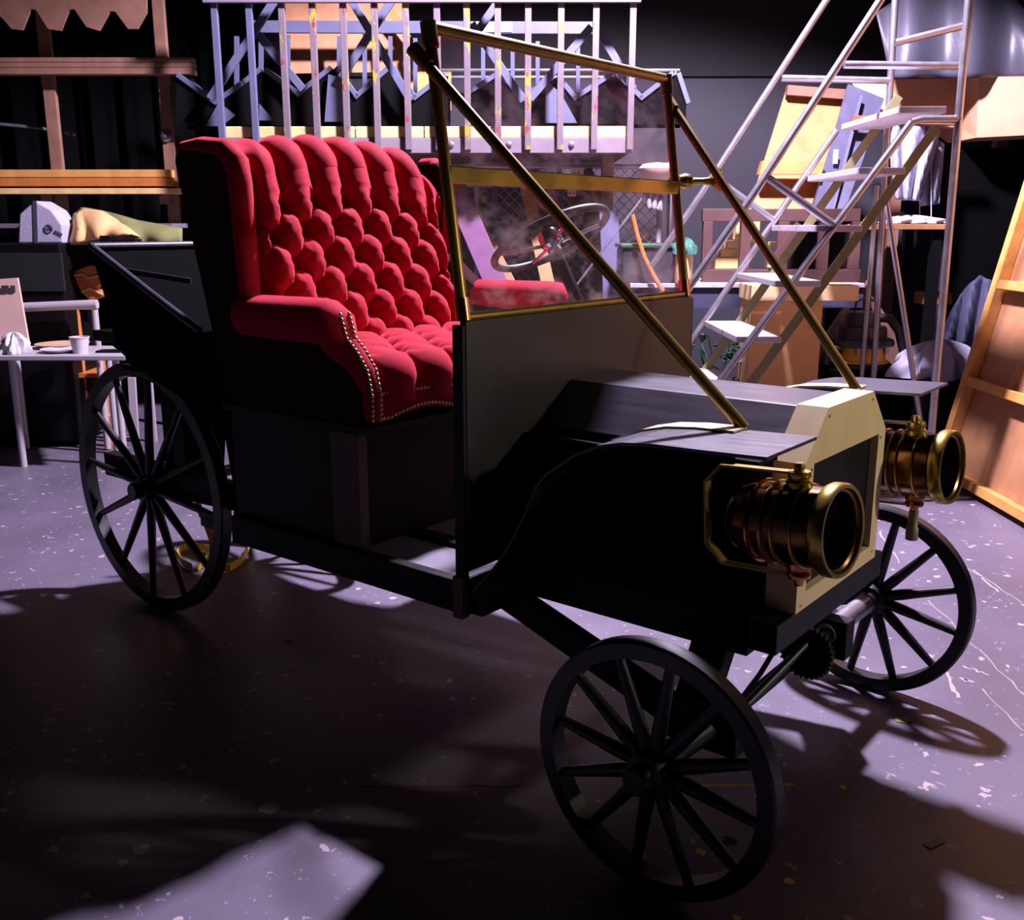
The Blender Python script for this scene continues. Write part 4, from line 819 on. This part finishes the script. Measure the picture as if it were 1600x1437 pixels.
MB().grid(drape_fn([(1430, 220), (1445, 205), (1462, 215), (1474, 225)], ((1440, 322), (1468, 318)), 7.9, .08, .04, 2), 20, 16).build('rear_gather', 'cloth', hc, smooth=True, solid=.008)
for x in (1437, 1455): MB().tube([at(x, 250, 7.74), at(x, 345, 7.74)], .004, 5).build('cord', 'cup', hc)
MB().bar(at(1330, 186, 7.72), at(1500, 190, 7.72), .05, .05).build('hanging_bar', 'brownlumber', hc)
# tan panel, slate panel
tp = thing('tan_panel', at(1230, 335, 7.7), 'tan plywood panel with one cross rib leaning on the grey wall', 'panel')
q = [at(1168, 335, 7.6), at(1264, 335, 7.6), at(1322, 146, 8.2), at(1229, 139, 8.2)]
MB().prism(q, W*.02).build('skin', 'tan', tp)
MB().prism([at(1186, 272, 7.55), at(1282, 272, 7.55), at(1288, 253, 7.6), at(1192, 251, 7.6)], W*.08).build('rib', 'oak', tp)
MB().bar(at(1229, 141, 8.1), at(1322, 148, 8.1), .07, .06).build('top_rail', 'brownlumber', tp)
sl = thing('slate_panel', at(1300, 335, 7.65), 'slate grey panel with pale stripe leaning right of the tan panel', 'panel')
MB().prism([at(1268, 335, 7.5), at(1318, 335, 7.5), at(1382, 154, 8.0), at(1326, 131, 8.0)], W*.03).build('board', 'slate', sl)
a, b = at(1345, 150, 7.9), at(1300, 330, 7.48); MB().bar(a, b, .03, .02, W).build('stripe', 'lilac', sl)
MB().obox(at(1300, 256, 7.68)-W*.02, U*.035, W*.01, UP*.1).build('handle', 'cup', sl)
# salmon cream crate on a high shelf and grey plastic sheet over it
sc_ = thing('high_platform', at(1480, 214, 7.4), 'salmon cream painted platform box high on the right', 'platform')
MB().prism([at(1390, 124, 8.2), at(1502, 122, 8.2), at(1502, 200, 8.2), at(1390, 190, 8.2)], W*.1).build('side_face', 'salmon', sc_)
MB().prism([at(1502, 121, 8.2), at(1530, 120, 7.9), at(1700, 118, 7.6), at(1700, 206, 7.6), at(1525, 215, 7.9), at(1502, 200, 8.2)], W*.5).build('front_face', 'salmon', sc_)
MB().prism([at(1330, 128, 8.25), at(1390, 124, 8.25), at(1390, 178, 8.25), at(1345, 150, 8.25)], W*.05).build('end_face', 'card2', sc_)
gs = MB().grid(drape_fn([(1368, 20), (1420, -10), (1500, -30), (1570, -20), (1640, 60)], ((1392, 122), (1690, 121)), 8.0, .2, .06, 3), 40, 16); tag(gs.build('plastic_sheet', 'greysheet', None, smooth=True, solid=.01), 'grey plastic sheet draped over the salmon platform', 'sheet')
ps = thing('platform_post', at(1480, 600, 8.5), 'dark post frame carrying the high salmon platform', 'post'); ps.location.z = 0; ps['_b'] = tuple(ps.location)
for px in (1400, 1560, 1690): c = at(px, 205, 8.35); MB().obox(Vector((c.x, c.y, 0)), U*.09, W*.09, UP*(at(px, 200, 8.35).z+.02)).build('upright', 'brownlumber', ps)
# dark racks at the far right with boxes
dr = thing('dark_shelf', at(1560, 600, 8.0), 'dark shelf unit in the gloom at the right behind the flat', 'shelf'); dr.location.z = 0; dr['_b'] = tuple(dr.location)
MB().obox(uw(3.55, 7.75, .0), U*1.3, W*.5, UP*.95).build('cabinet', 'drape', dr); MB().obox(uw(3.55, 8.25, .95), U*1.3, W*.03, UP*1.2).build('back', 'drape', dr)
o = ubox(1482, 1530, 366, 386, 7.5, .2).build('orange_box', 'oak', None, bevel=.006); tag(o, 'dim orange box at the dark table end behind the flat', 'box')
o.location.z = .95; tag(o, 'dim orange box standing on the dark shelf behind the flat', 'box'); o.location += W*.35
o = MB().grid(drape_fn([(1472, 520), (1500, 460), (1530, 430), (1552, 440)], ((1470, 540), (1550, 540)), 7.2, .1, .03, 3), 24, 12); tag(o.build('blue_sheet', 'bluedrape', None, smooth=True, solid=.01), 'dark blue grey sheet hanging behind the cloth heap', 'sheet')
for o in list(bpy.data.objects):
    if '_b' in o: del o['_b']
